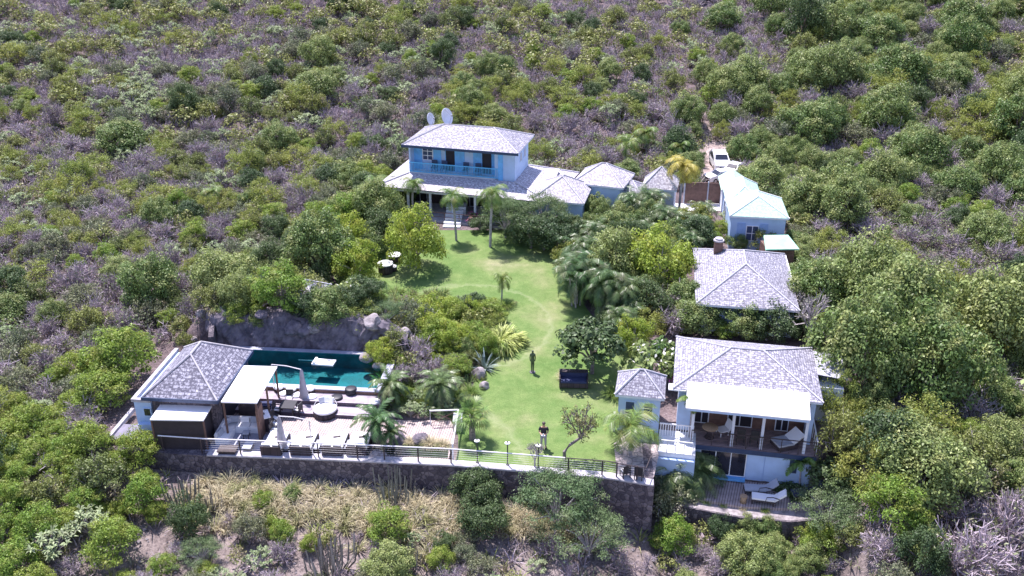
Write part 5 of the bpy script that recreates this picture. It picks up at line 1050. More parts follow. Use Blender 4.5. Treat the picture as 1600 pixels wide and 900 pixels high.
# ---------------------------------------------------------------- hand placed plants: (kind, px, py of the foot in the photo, radius m, label, category, z stretch)
HP = [
 ('sparse', 882, 718, 2.1, 'leaning half bare tree with bent trunk at the lawn edge by the railing', 'tree', 1.15, 0),
 ('fan', 738, 686, 1.0, 'dark green fan palm with stout trunk standing on the front lawn', 'palm', 1.0, None),
 ('palm_tall', 766, 386, 1.0, 'tall palm with straight trunk in front of the blue house right of the steps', 'palm', 1.05, 0),
 ('palm_tall', 713, 376, .9, 'palm beside the garden steps, its crown below the blue balcony', 'palm', 1.0, 2),
 ('palm_tall', 645, 345, .85, 'palm at the left front corner of the blue house terrace', 'palm', .95, 4),
 ('palm_short', 590, 320, .9, 'palm left of the blue house behind the rounded green trees', 'palm', 1.0, 1),
 ('palm_short', 784, 470, .55, 'thin young palm standing alone at the edge of the planted bed on the lawn', 'palm', 1.3, 1),
 ('palm_big', 985, 712, 1.05, 'large coconut palm with yellowing fronds in front of the pale blue hut', 'palm', 1.0, 0),
 ('palm_sm', 1072, 735, 1.0, 'slender palm rising in front of the villa side patio', 'palm', 1.2, 1),
 ('palm_sm', 1248, 768, 1.0, 'slender palm in front of the right end of the villa veranda', 'palm', 1.35, 2),
 ('palm_date', 592, 698, 1.15, 'shaggy palm at the deck edge behind the rightmost sunbed', 'palm', 1.2, 0), ('palm_date', 612, 700, .7, 'smaller shaggy palm just right of the one behind the rightmost sunbed', 'palm', 1.2, 2),
 ('palm_date', 612, 634, 1.1, 'feathery palm at the right end of the pool steps', 'palm', 1.1, 1), ('palm_date', 688, 632, 1.2, 'feathery palm in the grasses between pool and lawn', 'palm', 1.0, 3),
 ('palm_yel', 1060, 338, 1.1, 'tall palm with yellow drooping fronds beside the driveway gate', 'palm', 1.0, 0),
 ('areca', 1050, 778, 2.2, 'bushy palm clump between the stone patio and the villa', 'palm', .9, None),
 ('clump_gr', 1020, 742, .6, 'leafy green clump at the foot of the coconut palm', 'plant', 1, None),
 ('stripe', 782, 538, 1.75, 'big yellow green striped leaf clump at the lawn edge', 'plant', .95, None),
 ('agave', 757, 575, 1.1, 'blue grey agave hanging over the lavender rock', 'agave', 1.2, None), ('agave', 748, 560, .8, 'smaller agave behind the big blue grey one', 'agave', 1.2, None),
 ('sun', 708, 550, 1.25, 'yellow orange shrub left of the striped leaf clump', 'shrub', 1.2, None), ('sun', 690, 505, 1.35, 'yellow green shrub uphill of the orange tinged one in the bed', 'shrub', 1.1, None),
 ('olive', 650, 520, 2.1, 'large loose olive green shrub in the middle of the planted bed', 'shrub', 1.2, None), ('olive', 620, 560, 2.0, 'loose shrub with bare grey stems at the right end of the pool', 'shrub', 1.2, None), ('dry', 655, 570, 1.9, 'greyish bare shrub below the yellow orange one', 'shrub', 1.2, None),
 ('dry', 690, 585, 1.4, 'mauve bare shrub left of the agaves', 'shrub', 1.0, None), ('olive', 720, 490, 1.3, 'silver grey leaved shrub right of the yellow green one', 'shrub', 1.0, 0), ('dk', 742, 490, .9, 'small dark fan leaved bush beside the silver shrub', 'shrub', 1.0, None),
 ('lime', 766, 498, 1.3, 'rounded yellow green bush just uphill of the striped clump', 'shrub', .8, None), ('clump_gr', 792, 480, .9, 'round grass clump at the foot of the thin young palm', 'plant', .8, None), ('clump_gr', 770, 482, .7, 'grass clump left of the thin young palm', 'plant', .8, None),
 ('feather', 600, 512, 1.5, 'blue green feathery bush at the left end of the planted bed', 'bush', 1.4, 0), ('lime', 548, 528, .85, 'bright green round bush above the rock face', 'bush', 1.0, None), ('dk', 575, 525, 1.2, 'dark green bush behind the bright round one above the rocks', 'bush', 1.0, None),
 ('ev', 515, 500, 1.7, 'dark evergreen shrub left of the planted bed above the rocks', 'tree', 1.0, None), ('lime', 444, 505, 2.1, 'rounded bright green tree directly above the left part of the rock face', 'tree', 1.15, None),
 ('dk', 480, 515, 1.4, 'dark bush in the shadow right of the bright green tree above the rocks', 'bush', .9, None), ('blossom', 540, 478, 1.1, 'bush dotted with white blossoms at the left edge of the lawn', 'bush', 1.1, None),
 ('sun', 650, 418, 2.25, 'big rounded lime green tree on the lawn with forked pale trunk', 'tree', 1.45, 0), ('sun', 560, 442, 1.75, 'smaller loose green tree with dark trunk at the left edge of the lawn', 'tree', 1.25, 1),
 ('ev', 500, 428, 2.6, 'big dark green tree left of the lawn above the shed roof', 'tree', 1.2, 0), ('sun', 535, 400, 1.9, 'yellow green tree between the dark tree and the lime tree', 'tree', 1.3, 2), ('dk', 600, 385, 1.8, 'dark bush in shade behind the drum tables', 'bush', 1.0, None),
 ('lime', 545, 362, 2.0, 'bright green mounded tree left of the blue house terrace', 'tree', 1.2, 0), ('ev', 592, 360, 2.2, 'bright leafy tree mound directly left of the terrace steps', 'tree', 1.3, 1), ('ev', 610, 325, 1.6, 'leafy tree at the left end of the blue house veranda', 'tree', 1.1, 2),
 ('seagrape', 925, 584, 2.2, 'dark round tree with big glossy leaves shading the garden bench', 'tree', 1.1, None), ('sun', 988, 548, 1.25, 'golden yellow round tree behind the dark round tree', 'tree', 1.3, None), ('blossom', 1015, 600, 1.7, 'green shrub with white flowers left of the villa roof', 'shrub', 1.1, None),
 ('blossom', 1035, 590, 1.4, 'green flowering shrub touching the villa roof corner', 'shrub', 1.3, None), ('bougain', 1049, 605, .6, 'magenta flowering shrub between hut roof and villa roof', 'shrub', 1.6, None), ('clump_st', 882, 592, .75, 'straw coloured plume grass at the left end of the garden bench', 'grass clump', 1.1, None), ('clump_gr', 960, 620, 1.0, 'soft grass clump at the lawn side of the hut', 'plant', 1.0, None),
 ('areca', 900, 478, 2.3, 'large drooping palm clump at the right edge of the lawn', 'palm', 1.25, None), ('areca', 940, 492, 2.2, 'dark drooping palm clump above the golden tree', 'palm', 1.25, None), ('areca', 975, 500, 2.0, 'dark palm clump with arching pale fronds in the right hand grove', 'palm', 1.2, None), ('areca', 905, 430, 2.0, 'palm clump at the top of the lawn right edge', 'palm', 1.2, None),
 ('ev', 960, 440, 2.2, 'olive green tree within the palm grove right of the lawn', 'tree', 1.2, None), ('sun', 1030, 450, 2.5, 'big yellow flowering tree left of the chimney house roof', 'tree', 1.25, None), ('dry', 1040, 490, 2.2, 'bare purplish shrub under the big yellow tree', 'shrub', 1.1, None), ('dk', 1010, 500, 1.6, 'very dark shrub behind the golden round tree', 'shrub', 1.1, None),
 ('ev', 1070, 490, 1.6, 'green shrub at the left front corner of the chimney house', 'shrub', 1.0, None), ('dk', 1090, 475, 1.0, 'reddish dark shrub by the chimney house wall', 'shrub', .9, None), ('dry', 1082, 470, 1.0, 'bare twiggy shrub against the chimney house', 'shrub', .9, None),
 ('feather', 790, 372, 2.2, 'wide spreading feathery tree right of the tall palm before the blue house', 'tree', 1.7, 0), ('feather', 850, 372, 2.4, 'wide flat crowned feathery tree in front of the annex roofs', 'tree', 1.7, 1), ('dk', 830, 388, 1.8, 'dark green shrub mass at the top right of the lawn', 'shrub', 1.0, None), ('dk', 870, 395, 1.7, 'dark green shrub under the flat crowned tree', 'shrub', 1.0, None), ('dk', 750, 362, .9, 'low dark hedge bush between the two palms', 'shrub', .8, None), ('bougain', 738, 350, .7, 'pinkish flowering shrub at the foot of the blue house terrace', 'shrub', .8, None), ('bougain', 900, 400, .8, 'dark red shrub under the palms at the top right of the lawn', 'shrub', .8, None),
 ('ev', 935, 352, 1.25, 'green tree in front of the right end of the annex roofs', 'tree', 1.4, None), ('areca', 985, 350, 2.0, 'palm clump below the white pavilion', 'palm', 1.1, None), ('areca', 1015, 345, 2.0, 'bright palm clump right below the white pavilion', 'palm', 1.1, None), ('areca', 1040, 372, 1.9, 'palm clump left of the driveway slab', 'palm', 1.1, None), ('ev', 960, 385, 1.7, 'leafy tree in the dense planting behind the yellow tree', 'tree', 1.1, None), ('dk', 990, 400, 1.6, 'dark tree just uphill of the yellow tree', 'tree', 1.1, None),
 ('areca', 1080, 375, 1.7, 'palm clump beside the green roofed cottage path', 'palm', 1.0, None), ('lime', 1125, 372, 1.0, 'light green bush at the left corner of the green roofed cottage', 'bush', 1.1, None), ('conifer', 1156, 378, .85, 'small tiered conifer in front of the green roofed cottage', 'conifer', 1.0, None), ('yel', 1190, 392, 1.3, 'light yellow green shrub below the cottage window', 'shrub', 1.1, None), ('ev', 1150, 390, .9, 'small shrub between chimney and conifer', 'shrub', 1.0, None), ('ros', 1135, 350, .8, 'pale rosette plant at the cottage left wall', 'plant', 1.0, None),
 ('palm_short', 975, 262, 1.0, 'dark palm behind the low outbuilding', 'palm', 1.1, 0), ('palm_short', 1010, 245, 1.0, 'palm among the trees behind the white pavilion', 'palm', 1.1, 3), ('palm_short', 1062, 262, .8, 'green palm behind the yellow drooping palm', 'palm', 1.2, 3),
 ('lime', 1235, 470, 1.0, 'bright green round bush over the right front corner of the chimney house', 'bush', 1.6, None), ('ev', 1150, 520, 1.7, 'green hedge tree behind the villa roof, middle', 'tree', .9, None), ('ev', 1090, 520, 1.7, 'green hedge tree behind the left part of the villa roof', 'tree', .9, None), ('dk', 1210, 530, 1.7, 'dark hedge tree behind the right part of the villa roof', 'tree', .9, None), ('lime', 1130, 528, .8, 'lime green bush peeping over the villa roof edge', 'bush', 1.0, None),
 ('whitebare', 1262, 545, 2.3, 'bare pale branched tree behind the villa lean-to roof', 'tree', 1.1, None), ('whitebare', 1240, 505, 1.8, 'bare silvery tree at the corner of the chimney house roof', 'tree', 1.0, None), ('yel', 1305, 660, 1.4, 'yellowish small tree right of the villa lean-to roof', 'tree', 1.7, None),
 ('ev', 1330, 620, 3.0, 'large dense green tree directly right of the villa', 'tree', 1.35, 0), ('ev', 1400, 560, 3.4, 'largest dense green crown uphill to the right of the villa', 'tree', 1.3, 1), ('ev', 1345, 500, 3.1, 'pale green dense tree above the lean-to roof', 'tree', 1.3, 2), ('ev', 1450, 640, 3.0, 'dense green tree near the right edge level with the villa awning', 'tree', 1.3, 3), ('ev', 1540, 560, 3.2, 'broad green tree at the right edge level with the hut roof', 'tree', 1.2, 0), ('yel', 1500, 570, 2.2, 'yellowish green tree between two broad dark ones at the right', 'tree', 1.3, None),
 ('olive', 1320, 720, 2.3, 'greyish airy shrub right of the villa veranda', 'shrub', 1.3, None), ('olive', 1400, 720, 2.4, 'airy olive shrub in the middle of the lower right slope', 'shrub', 1.2, None), ('dk', 1380, 740, 2.0, 'dark shrub behind the airy ones at the lower right', 'shrub', 1.1, None),
 ('feather', 1290, 830, 2.1, 'bright green feathery bush at the right end of the lower terrace', 'bush', 1.3, None), ('lime', 1280, 870, 1.3, 'lime green bush below the feathery one at the bottom right', 'bush', 1.0, None), ('lime', 1390, 830, 1.8, 'dark lime tree in the bottom right thicket', 'tree', 1.2, None), ('dry', 1500, 900, 3.0, 'large bare grey branching tree in the bottom right corner', 'tree', 1.2, None), ('dry', 1560, 860, 2.7, 'bare grey branching tree at the right edge near the bottom', 'tree', 1.2, None),
 ('seagrape', 1235, 792, 1.1, 'bush with big round pale leaves at the right end of the lower terrace', 'bush', .9, None), ('seagrape', 1300, 770, 1.3, 'broad leaved bush between terrace and feathery bush', 'bush', 1.0, None), ('clump_gr', 1085, 780, .4, 'first green tuft on the terrace bed', 'plant', 1, None), ('clump_gr', 1105, 784, .4, 'second green tuft on the terrace bed', 'plant', 1, None), ('clump_gr', 1130, 789, .35, 'third green tuft on the terrace bed', 'plant', 1, None), ('clump_st', 1160, 795, .3, 'dry tuft in front of the wicker stool', 'plant', 1, None), ('clump_gr', 1195, 798, .35, 'tuft in front of the cream lounger', 'plant', 1, None),
 ('olive', 1042, 800, 2.1, 'silver leaved shrub at the corner of the two retaining walls', 'shrub', 1.2, 0),
 ('areca', 1078, 772, 2.2, 'palm clump against the pale wall left of the lower terrace', 'palm', 1.0, None),
 ('ev', 905, 342, 1.3, 'green bush hiding the wall of the annex pavilion', 'bush', 1.0, None), ('ev', 952, 322, 1.3, 'green bush against the rear pavilion wall', 'bush', 1.1, None), ('ev', 1005, 318, 1.1, 'green bush left of the white pavilion wall', 'bush', 1.1, None), ('dk', 925, 335, 1.1, 'dark bush between the annex pavilion and the rear pavilion', 'bush', 1.1, None),
 ('lime', 1052, 862, 1.35, 'bright lime green bush below the wall corner', 'bush', 1.1, None), ('ev', 1160, 895, 1.45, 'round dark green bush at the bottom below the villa terrace', 'bush', 1.0, None), ('feather', 870, 830, 2.5, 'large spreading feathery bush below the lawn wall', 'bush', 1.5, 0), ('feather', 920, 870, 2.2, 'second spreading feathery bush at the bottom centre', 'bush', 1.3, 1), ('olive', 830, 775, 1.2, 'yellowish shrub with bare top twigs against the wall', 'shrub', 1.2, None), ('whitebare', 835, 775, .9, 'leafless pale shrub poking above the wall edge', 'shrub', 1.3, None),
 ('dk', 745, 795, 1.3, 'dark green bush just below the wall left of the slab rock', 'bush', 1.1, None), ('dk', 755, 835, 1.3, 'dark green bush below the other dark one at the bottom', 'bush', 1.0, None), ('lime', 606, 842, 1.25, 'bright green round shrub among the dry grass', 'shrub', 1.0, None), ('lime', 690, 885, .8, 'small lime green bush at the bottom centre left', 'bush', 1.0, None),
 ('cactus', 615, 790, 1.25, 'grey column cactus cluster against the wall among straw grass', 'cactus', 1.2, None), ('cactus', 285, 790, 1.2, 'column cactus cluster below the slatted canopy', 'cactus', 1.0, None), ('cactus', 515, 895, 1.5, 'large dark column cactus cluster at the bottom edge', 'cactus', 1.0, None), ('cactus', 640, 885, .9, 'column cactus right of the bright round shrub', 'cactus', 1.0, None), ('cactus', 330, 800, .7, 'thin cactus stems on pale ground', 'cactus', 1.1, None),
 ('dk', 300, 840, 1.0, 'upright dark green bush on the pale ground', 'bush', 1.4, None), ('olive', 392, 850, 1.3, 'small green tree with dark stem among the dry grass', 'tree', 1.3, None), ('feather', 315, 880, 1.2, 'grey green bush at the bottom left of the cactus', 'bush', 1.2, None),
 ('lime', 228, 800, 1.3, 'bright green small tree at the edge of the pale ground', 'tree', 1.2, None), ('lime', 180, 880, 1.6, 'yellow green bush at the bottom left', 'bush', 1.1, None), ('lime', 215, 715, 1.35, 'bright green tree in front of the grey flat roof', 'tree', 1.2, 1), ('lime', 140, 720, 1.5, 'bright green tree left of the grey flat roof', 'tree', 1.1, 2), ('lime', 190, 600, 2.3, 'vivid green tree left of the pool house roof', 'tree', 1.15, 0), ('lime', 160, 640, 1.8, 'vivid green lower tree just below the one by the pool house roof', 'tree', 1.0, 1),
 ('olive', 290, 545, 1.0, 'small upright shrub behind the pool house ridge', 'shrub', 1.3, None), ('dry', 300, 500, 1.5, 'bare stems rising from the boulders behind the pool house', 'shrub', 1.5, None),
 ('palm_short', 337, 330, .7, 'lone small palm on the slope left of the blue house', 'palm', 1.1, None), ('dk', 535, 25, 2.4, 'dark green round tree at the top edge of the slope', 'tree', 1.2, None), ('dk', 1250, 70, 2.8, 'tall dark tree on the upper slope right of the track', 'tree', 1.5, None), ('ev', 500, 110, 2.2, 'bright green tree among bare shrubs on the upper left slope', 'tree', 1.2, None),
 ('feather', 650, 700, .0, '', '', 1, None),
 ('clump_gr', 640, 640, .9, 'lush grass clump between the pool palms', 'plant', 1, None), ('clump_gr', 660, 625, .9, 'grass clump behind the pool palms', 'plant', 1, None), ('clump_gr', 715, 625, .9, 'yellow green grass clump beside the lavender rocks', 'plant', 1, None), ('clump_gr', 735, 620, .9, 'tall grass clump left of the lavender rock', 'plant', 1.1, None), ('clump_gr', 670, 645, .7, 'grass clump at the upper edge of the deck', 'plant', .9, None),
 ('clump_st', 672, 695, .8, 'yellow straw grass clump on the pond edge', 'grass clump', .8, None), ('clump_st', 692, 697, .7, 'straw grass clump at the deck corner above the pond', 'grass clump', .8, None), ('clump_st', 640, 692, .6, 'straw grass between the deck palms and the pond', 'grass clump', .8, None), ('clump_gr', 706, 632, .7, 'grass clump beside the deck corner rail', 'plant', .9, None),
]
rsd = random.Random(77); PL = []
for kind, px, py, r, lab, cat, szz, var in HP:
    if r <= 0: continue
    p = at(px, py)
    if p.z < -.9 and -22 < p.x < -3.6 and p.y > yw(p.x): p = W(px, py, .0); p.z = 0
    if kind.startswith('clump') and 1080 < px < 1200: p = W(px, py + 1, -2.45); p.z = -2.45
    if kind == 'lime' and px == 1130: p = at(px, py)
    r *= 1.0 if kind in ('sparse', 'fan', 'cactus', 'conifer') or kind.startswith(('palm', 'clump')) else 1.12
    place(kind, p, r, lab, cat, None, var if var is not None and var < len(PROTO[kind]) else None, rz=(var * 1.3 if var is not None else None), sz=szz, rs=rsd); PL.append((p.x, p.y, r * (.8 if not kind.startswith('palm') else .8)))
# ---------------------------------------------------------------- scattered thicket
def inpoly(x, y, P):
    c = False; n = len(P)
    for i in range(n):
        x1, y1 = P[i]; x2, y2 = P[(i + 1) % n]
        if (y1 > y) != (y2 > y) and x < (x2 - x1) * (y - y1) / (y2 - y1) + x1: c = not c
    return c
# areas kept clear, as pixel outlines of the ground in the photo
CLEAR = [[(150, 700), (200, 560), (270, 535), (320, 500), (400, 508), (480, 512), (590, 545), (640, 600), (700, 600), (745, 560), (760, 480), (640, 440), (530, 470), (500, 450), (540, 400), (600, 380), (560, 330), (560, 290), (900, 290), (1130, 300), (1225, 340), (1232, 395), (1240, 480), (1200, 500), (1060, 510), (1035, 520), (1290, 540), (1325, 600), (1310, 690), (1290, 770), (1250, 835), (1030, 830), (960, 780), (700, 750), (240, 745)],
         [(890, 600), (1060, 600), (1060, 780), (890, 780)], [(480, 512), (590, 545), (640, 600), (745, 560), (770, 480), (705, 425), (600, 415), (555, 425), (505, 452)]]
BLD = [[(-1.9, -3), (14, -3), (15, 8), (-1.9, 8)]]
def clearing(x, y, z, r):
    px, py = proj(x, y, z)
    for P in CLEAR:
        if inpoly(px, py, P): return True
    # buildings behind (in plan)
    dx, dy = x + 10.35, y - 84.75; a = R(14.8); lx, ly = dx * math.cos(a) - dy * math.sin(a), dx * math.sin(a) + dy * math.cos(a)
    if -3 - r < lx < 16 + r and -6 < ly < 8 + r * .6: return True
    for cx, cy, w, d in ((4.3, 82.5, 4.5, 4), (8, 86, 3.5, 3.5), (13.7, 85, 2.5, 2.5), (20.6, 80, 2.6, 8), (17, 65.5, 4.2, 6), (14, 50.5, 5.2, 4.0), (22, 71, 1.5, 1.5)):
        if abs(x - cx) < w + r * .5 and abs(y - cy) < d + r * .5: return True
    for q in TP[::2]:
        if (x - q.x) ** 2 + (y - q.y) ** 2 < (r * .7 + (1.5 if q.y < 104 else .3)) ** 2: return True
    for q in GAP:
        if (x - q.x) ** 2 + (y - q.y) ** 2 < (r * .6 + .7) ** 2: return True
    return False
def mixw(px, py):
    """what grows where, read off the photo"""
    def b(cx, cy, rx, ry): return math.exp(-((px - cx) / rx) ** 2 - ((py - cy) / ry) ** 2)
    w = dict(ev=.022, dk=.02, lime=.03, olive=.36, dry=.85, ros=.07, yel=.05)
    r = 1 / (1 + math.exp(-(px - 1130 - max(0, 150 - py) * .6) / 40)); w['ev'] += .95 * r * (1 - .7 * b(1500, 430, 140, 90)) ; w['dk'] += .06 * r; w['yel'] += .12 * r; w['lime'] += .06 * r; w['ros'] *= 1 - r
    q = b(300, 100, 380, 120); w['ros'] += .20 * q; w['olive'] += .1 * q; w['dk'] += .02 * q
    q = b(400, 400, 220, 120); w['olive'] += .6 * q; w['ev'] += .16 * q; w['dk'] += .06 * q; w['yel'] += .15 * q
    q = b(80, 780, 230, 130); w['lime'] += 3.0 * q; w['ev'] += .4 * q; w['dry'] *= 1 - .75 * q; w['olive'] *= 1 - .4 * q; w['ros'] += .2 * q
    q = b(150, 320, 170, 110); w['dry'] += .5 * q; w['yel'] += .25 * q
    q = b(960, 120, 200, 90); w['dry'] += .8 * q
    q = b(780, 170, 180, 60); w['yel'] += .4 * q; w['ev'] += .45 * q; w['lime'] += .12 * q
    q = b(1500, 160, 150, 100); w['yel'] += .5 * q
    q = b(1500, 420, 130, 80); w['dry'] += 1.2 * q
    q = b(1540, 840, 130, 110); w['dry'] += 2.0 * q; w['ev'] *= 1 - .7 * q
    m1 = math.sin(px * .011 + 1) * math.cos(py * .027 + px * .004) + .5 * math.sin(px * .023 - py * .031); m2 = math.sin(px * .017 - 2) * math.sin(py * .021 + 1.3) + .4 * math.cos(px * .029 + py * .02)
    w['dry'] *= math.exp(.9 * m1); w['olive'] *= math.exp(-.4 * m1); w['yel'] *= math.exp(.7 * m2); w['ev'] *= math.exp(.6 * m2) if px < 1100 else 1; w['ros'] *= math.exp(-.8 * m2)
    for cx, cy, a_, b_ in ((1290, 215, 70, 25), (1150, 110, 60, 60), (1480, 190, 60, 40), (1480, 390, 90, 55), (1330, 350, 50, 30), (1420, 90, 40, 25), (1450, 480, 40, 30)):
        q = b(cx, cy, a_, b_); w['dry'] += 1.8 * q; w['ev'] *= 1 - .8 * q
    return w
NAMES = dict(sun=('yellow_green_tree', 'tree', 'sunny yellow green tree'), areca=('areca_palm', 'palm', 'drooping palm clump'), feather=('feathery_bush', 'bush', 'feathery green bush'), ev=('evergreen_tree', 'tree', 'rounded green tree'), dk=('dark_green_tree', 'tree', 'dark green tree'), lime=('lime_green_tree', 'tree', 'lime green tree'), olive=('olive_shrub', 'shrub', 'olive grey shrub'), dry=('bare_shrub', 'shrub', 'leafless mauve shrub'), ros=('rosette_shrub', 'shrub', 'pale rosette shrub'), yel=('yellow_green_shrub', 'shrub', 'yellow green shrub'))
ORD = 'leftmost second third fourth fifth sixth seventh eighth ninth tenth eleventh twelfth thirteenth fourteenth fifteenth sixteenth seventeenth eighteenth nineteenth twentieth'.split()
RAD = dict(ev=(1.1, 3.0), dk=(1.1, 1.9), lime=(1.0, 1.7), olive=(1.3, 2.5), dry=(1.4, 2.5), ros=(1.0, 1.5), yel=(1.2, 2.3))
ZONES = [((60, 40), 'in the far top left corner'), ((220, 50), 'high on the upper left slope'), ((400, 50), 'on the upper slope left of the centre'), ((620, 40), 'at the top of the slope above the blue house'), ((820, 50), 'high on the slope right above the blue house'), ((980, 60), 'on the upper slope left of the track end'),
 ((1140, 60), 'at the top just right of the track'), ((1320, 40), 'at the top beyond the tall dark tree'), ((1520, 50), 'in the far top right corner'), ((60, 160), 'at the left edge on the high slope'), ((220, 160), 'on the rosette slope at upper left'), ((400, 150), 'on the slope above the lone small palm'), ((560, 160), 'uphill left of the satellite dishes'),
 ((740, 140), 'directly uphill of the blue house roof'), ((900, 150), 'uphill of the annex roofs'), ((1030, 170), 'by the left edge of the dirt track'), ((1180, 150), 'by the right edge of the dirt track'), ((1340, 150), 'on the right slope above the green cottage'), ((1520, 160), 'at the right edge on the high slope'), ((70, 270), 'at the left edge level with the blue house'),
 ((220, 270), 'on the mauve slope left of the palm'), ((400, 260), 'between the lone palm and the blue house'), ((540, 250), 'just left of the blue house roof'), ((1240, 240), 'right of the parked cars'), ((1400, 260), 'on the right slope level with the cars'), ((1540, 280), 'at the right edge level with the green cottage'),
 ((80, 400), 'at the left edge level with the lawn'), ((240, 400), 'on the left slope level with the shed'), ((400, 370), 'uphill of the garden shed'), ((1310, 370), 'right of the green roofed cottage'), ((1450, 400), 'right of the chimney house among bare trees'), ((1560, 420), 'at the right edge level with the chimney house'), ((990, 440), 'in the lawn side palm grove'), ((570, 350), 'in the planting left of the terrace'), ((850, 360), 'in front of the annex roofs'), ((680, 530), 'in the planted bed by the pool'), ((1150, 515), 'in the hedge behind the villa roof'), ((1118, 365), 'beside the cottage wall'), ((90, 520), 'at the left edge uphill of the pool house'), ((240, 490), 'behind the pool house beside the boulders'),
 ((1420, 520), 'right of the villa roof'), ((1550, 560), 'at the right edge level with the villa roof'), ((80, 640), 'at the left edge level with the pool house'), ((1400, 660), 'on the slope right of the villa veranda'), ((1540, 700), 'at the right edge below the villa'), ((60, 760), 'in the thicket at the lower left edge'), ((190, 740), 'in the thicket below the grey flat roof'), ((100, 860), 'in the bottom left corner'),
 ((450, 850), 'at the bottom among the dry grass'), ((760, 880), 'at the bottom centre below the wall'), ((1120, 870), 'below the villa terrace at the bottom'), ((1380, 820), 'at the bottom right of the terrace'), ((1540, 850), 'in the bottom right corner')]
rg = random.Random(2024); SC = []; occ = {}
def near(x, y, r):
    for i in range(int((x - 3) // 3), int((x + 3) // 3) + 1):
        for j in range(int((y - 3) // 3), int((y + 3) // 3) + 1):
            for a, b_, c in occ.get((i, j), ()):
                if (a - x) ** 2 + (b_ - y) ** 2 < ((r + c) * .46) ** 2: return True
    return False
for a, b_, c in PL: occ.setdefault((int(a // 3), int(b_ // 3)), []).append((a, b_, c))
tries = 0
while tries < 100000:
    tries += 1
    y = 35 + (184 - 35) * math.sqrt(rg.random() * .93 + .0) if tries % 3 else 35 + rg.random() * 65; x = rg.uniform(-1, 1) * (14 + y * .74)
    z = Tz(x, y); px, py = proj(x, y, z + 1)
    if not (-330 < px < 1930 and -45 < py < 1040): continue
    front = float(yw(x)) - y
    if front > -1.5 and -23 < x < 19:      # the open slope below the wall is thinly planted
        if front < 1.6 or (front < 3.2 and x < 2 and rg.random() < .7) or rg.random() > (.13 if x < 3 else .25): continue
    if z < -1.25 and y > float(yw(x)): continue
    w = mixw(px, py); ks = list(w); k = rg.choices(ks, [w[q] for q in ks])[0]; lo, hi = RAD[k]; big = 1 + .18 * float(ss(1150, 1350, px)) ; r = rg.uniform(lo, hi) * big * (1.15 if y > 95 else .95)
    if front > 0 and -23 < x < 19: r *= .6
    if clearing(x, y, z, r) or near(x, y, r): continue
    occ.setdefault((int(x // 3), int(y // 3)), []).append((x, y, r)); SC.append((k, x, y, z, r, px, py))
GARD = [([(885, 410), (905, 375), (940, 358), (1060, 345), (1100, 350), (1105, 385), (1078, 390), (1080, 500), (1020, 520), (985, 540), (935, 500), (890, 470)], dict(areca=.45, ev=.3, dk=.2, yel=.08), 1.1, 2.0),
        ([(470, 330), (560, 285), (622, 300), (640, 340), (600, 395), (540, 420), (470, 440)], dict(ev=.5, lime=.4, dk=.1), 1.1, 2.0), ([(775, 352), (930, 345), (960, 352), (900, 400), (790, 385)], dict(feather=.4, dk=.3, ev=.15, areca=.1), 1.0, 1.4),
        ([(565, 515), (600, 495), (690, 485), (745, 500), (785, 525), (735, 590), (640, 612), (600, 575)], dict(olive=.3, yel=.2, sun=.15, lime=.25, dry=.1, ev=.05), .9, 1.6), ([(1052, 500), (1250, 500), (1285, 535), (1060, 520)], dict(ev=.6, dk=.4), 1.0, 1.5),
        ([(1095, 345), (1130, 345), (1130, 388), (1090, 388)], dict(lime=.5, ros=.3, areca=.2), .6, 1.0), ([(340, 495), (420, 480), (600, 490), (600, 530), (480, 512), (340, 505)], dict(dk=.3, ev=.3, lime=.2, olive=.2), .8, 1.4), ([(335, 500), (600, 497), (605, 548), (470, 530), (335, 530)], dict(dk=.3, ev=.2, lime=.2, olive=.3), .45, .85), ([(600, 615), (700, 600), (735, 640), (700, 655), (610, 650)], dict(feather=.5, lime=.3, ros=.2), .6, .9)]
for P_, w_, lo, hi in GARD:
    xa, xb, ya, yb = min(q[0] for q in P_), max(q[0] for q in P_), min(q[1] for q in P_), max(q[1] for q in P_)
    for _ in range(700):
        px, py = rg.uniform(xa, xb), rg.uniform(ya, yb); r = rg.uniform(lo, hi)
        if not inpoly(px, py, P_): continue
        p = at(px, py)
        if p.z < -.9: continue
        if near(p.x, p.y, r * (.85 if lo != .9 else .7)): continue
        if any(abs(p.x - cx) < w2 and abs(p.y - cy) < d2 for cx, cy, w2, d2 in ((4.3, 82.5, 3.5, 3.5), (17, 65.5, 4.2, 5.6), (14, 50.5, 5.2, 4.0), (20.6, 80, 2.6, 8))): continue
        k = rg.choices(list(w_), list(w_.values()))[0]; occ.setdefault((int(p.x // 3), int(p.y // 3)), []).append((p.x, p.y, r)); SC.append((k, p.x, p.y, p.z, r, px, py))
print('scattered', len(SC), {k: sum(1 for s in SC if s[0] == k) for k in NAMES})
cnt = {}; grp = {}; LOD = []; IND = []
hpc = {'tree': 60, 'shrub': 60}
for s in sorted(SC, key=lambda s: -s[4] / math.hypot(s[2], CH)):
    k = s[0]; cnt[k] = cnt.get(k, 0) + (-60 < s[5] < 1660 and s[6] < 975)
    (IND if cnt[k] <= 268 and -60 < s[5] < 1660 and s[6] < 975 else LOD).append(s)
for s in IND:
    k, x, y, z, r, px, py = s; zn = min(ZONES, key=lambda q: (q[0][0] - px) ** 2 + (q[0][1] - py) ** 2 * 1.6)[1]; grp.setdefault((k, zn), []).append(s)
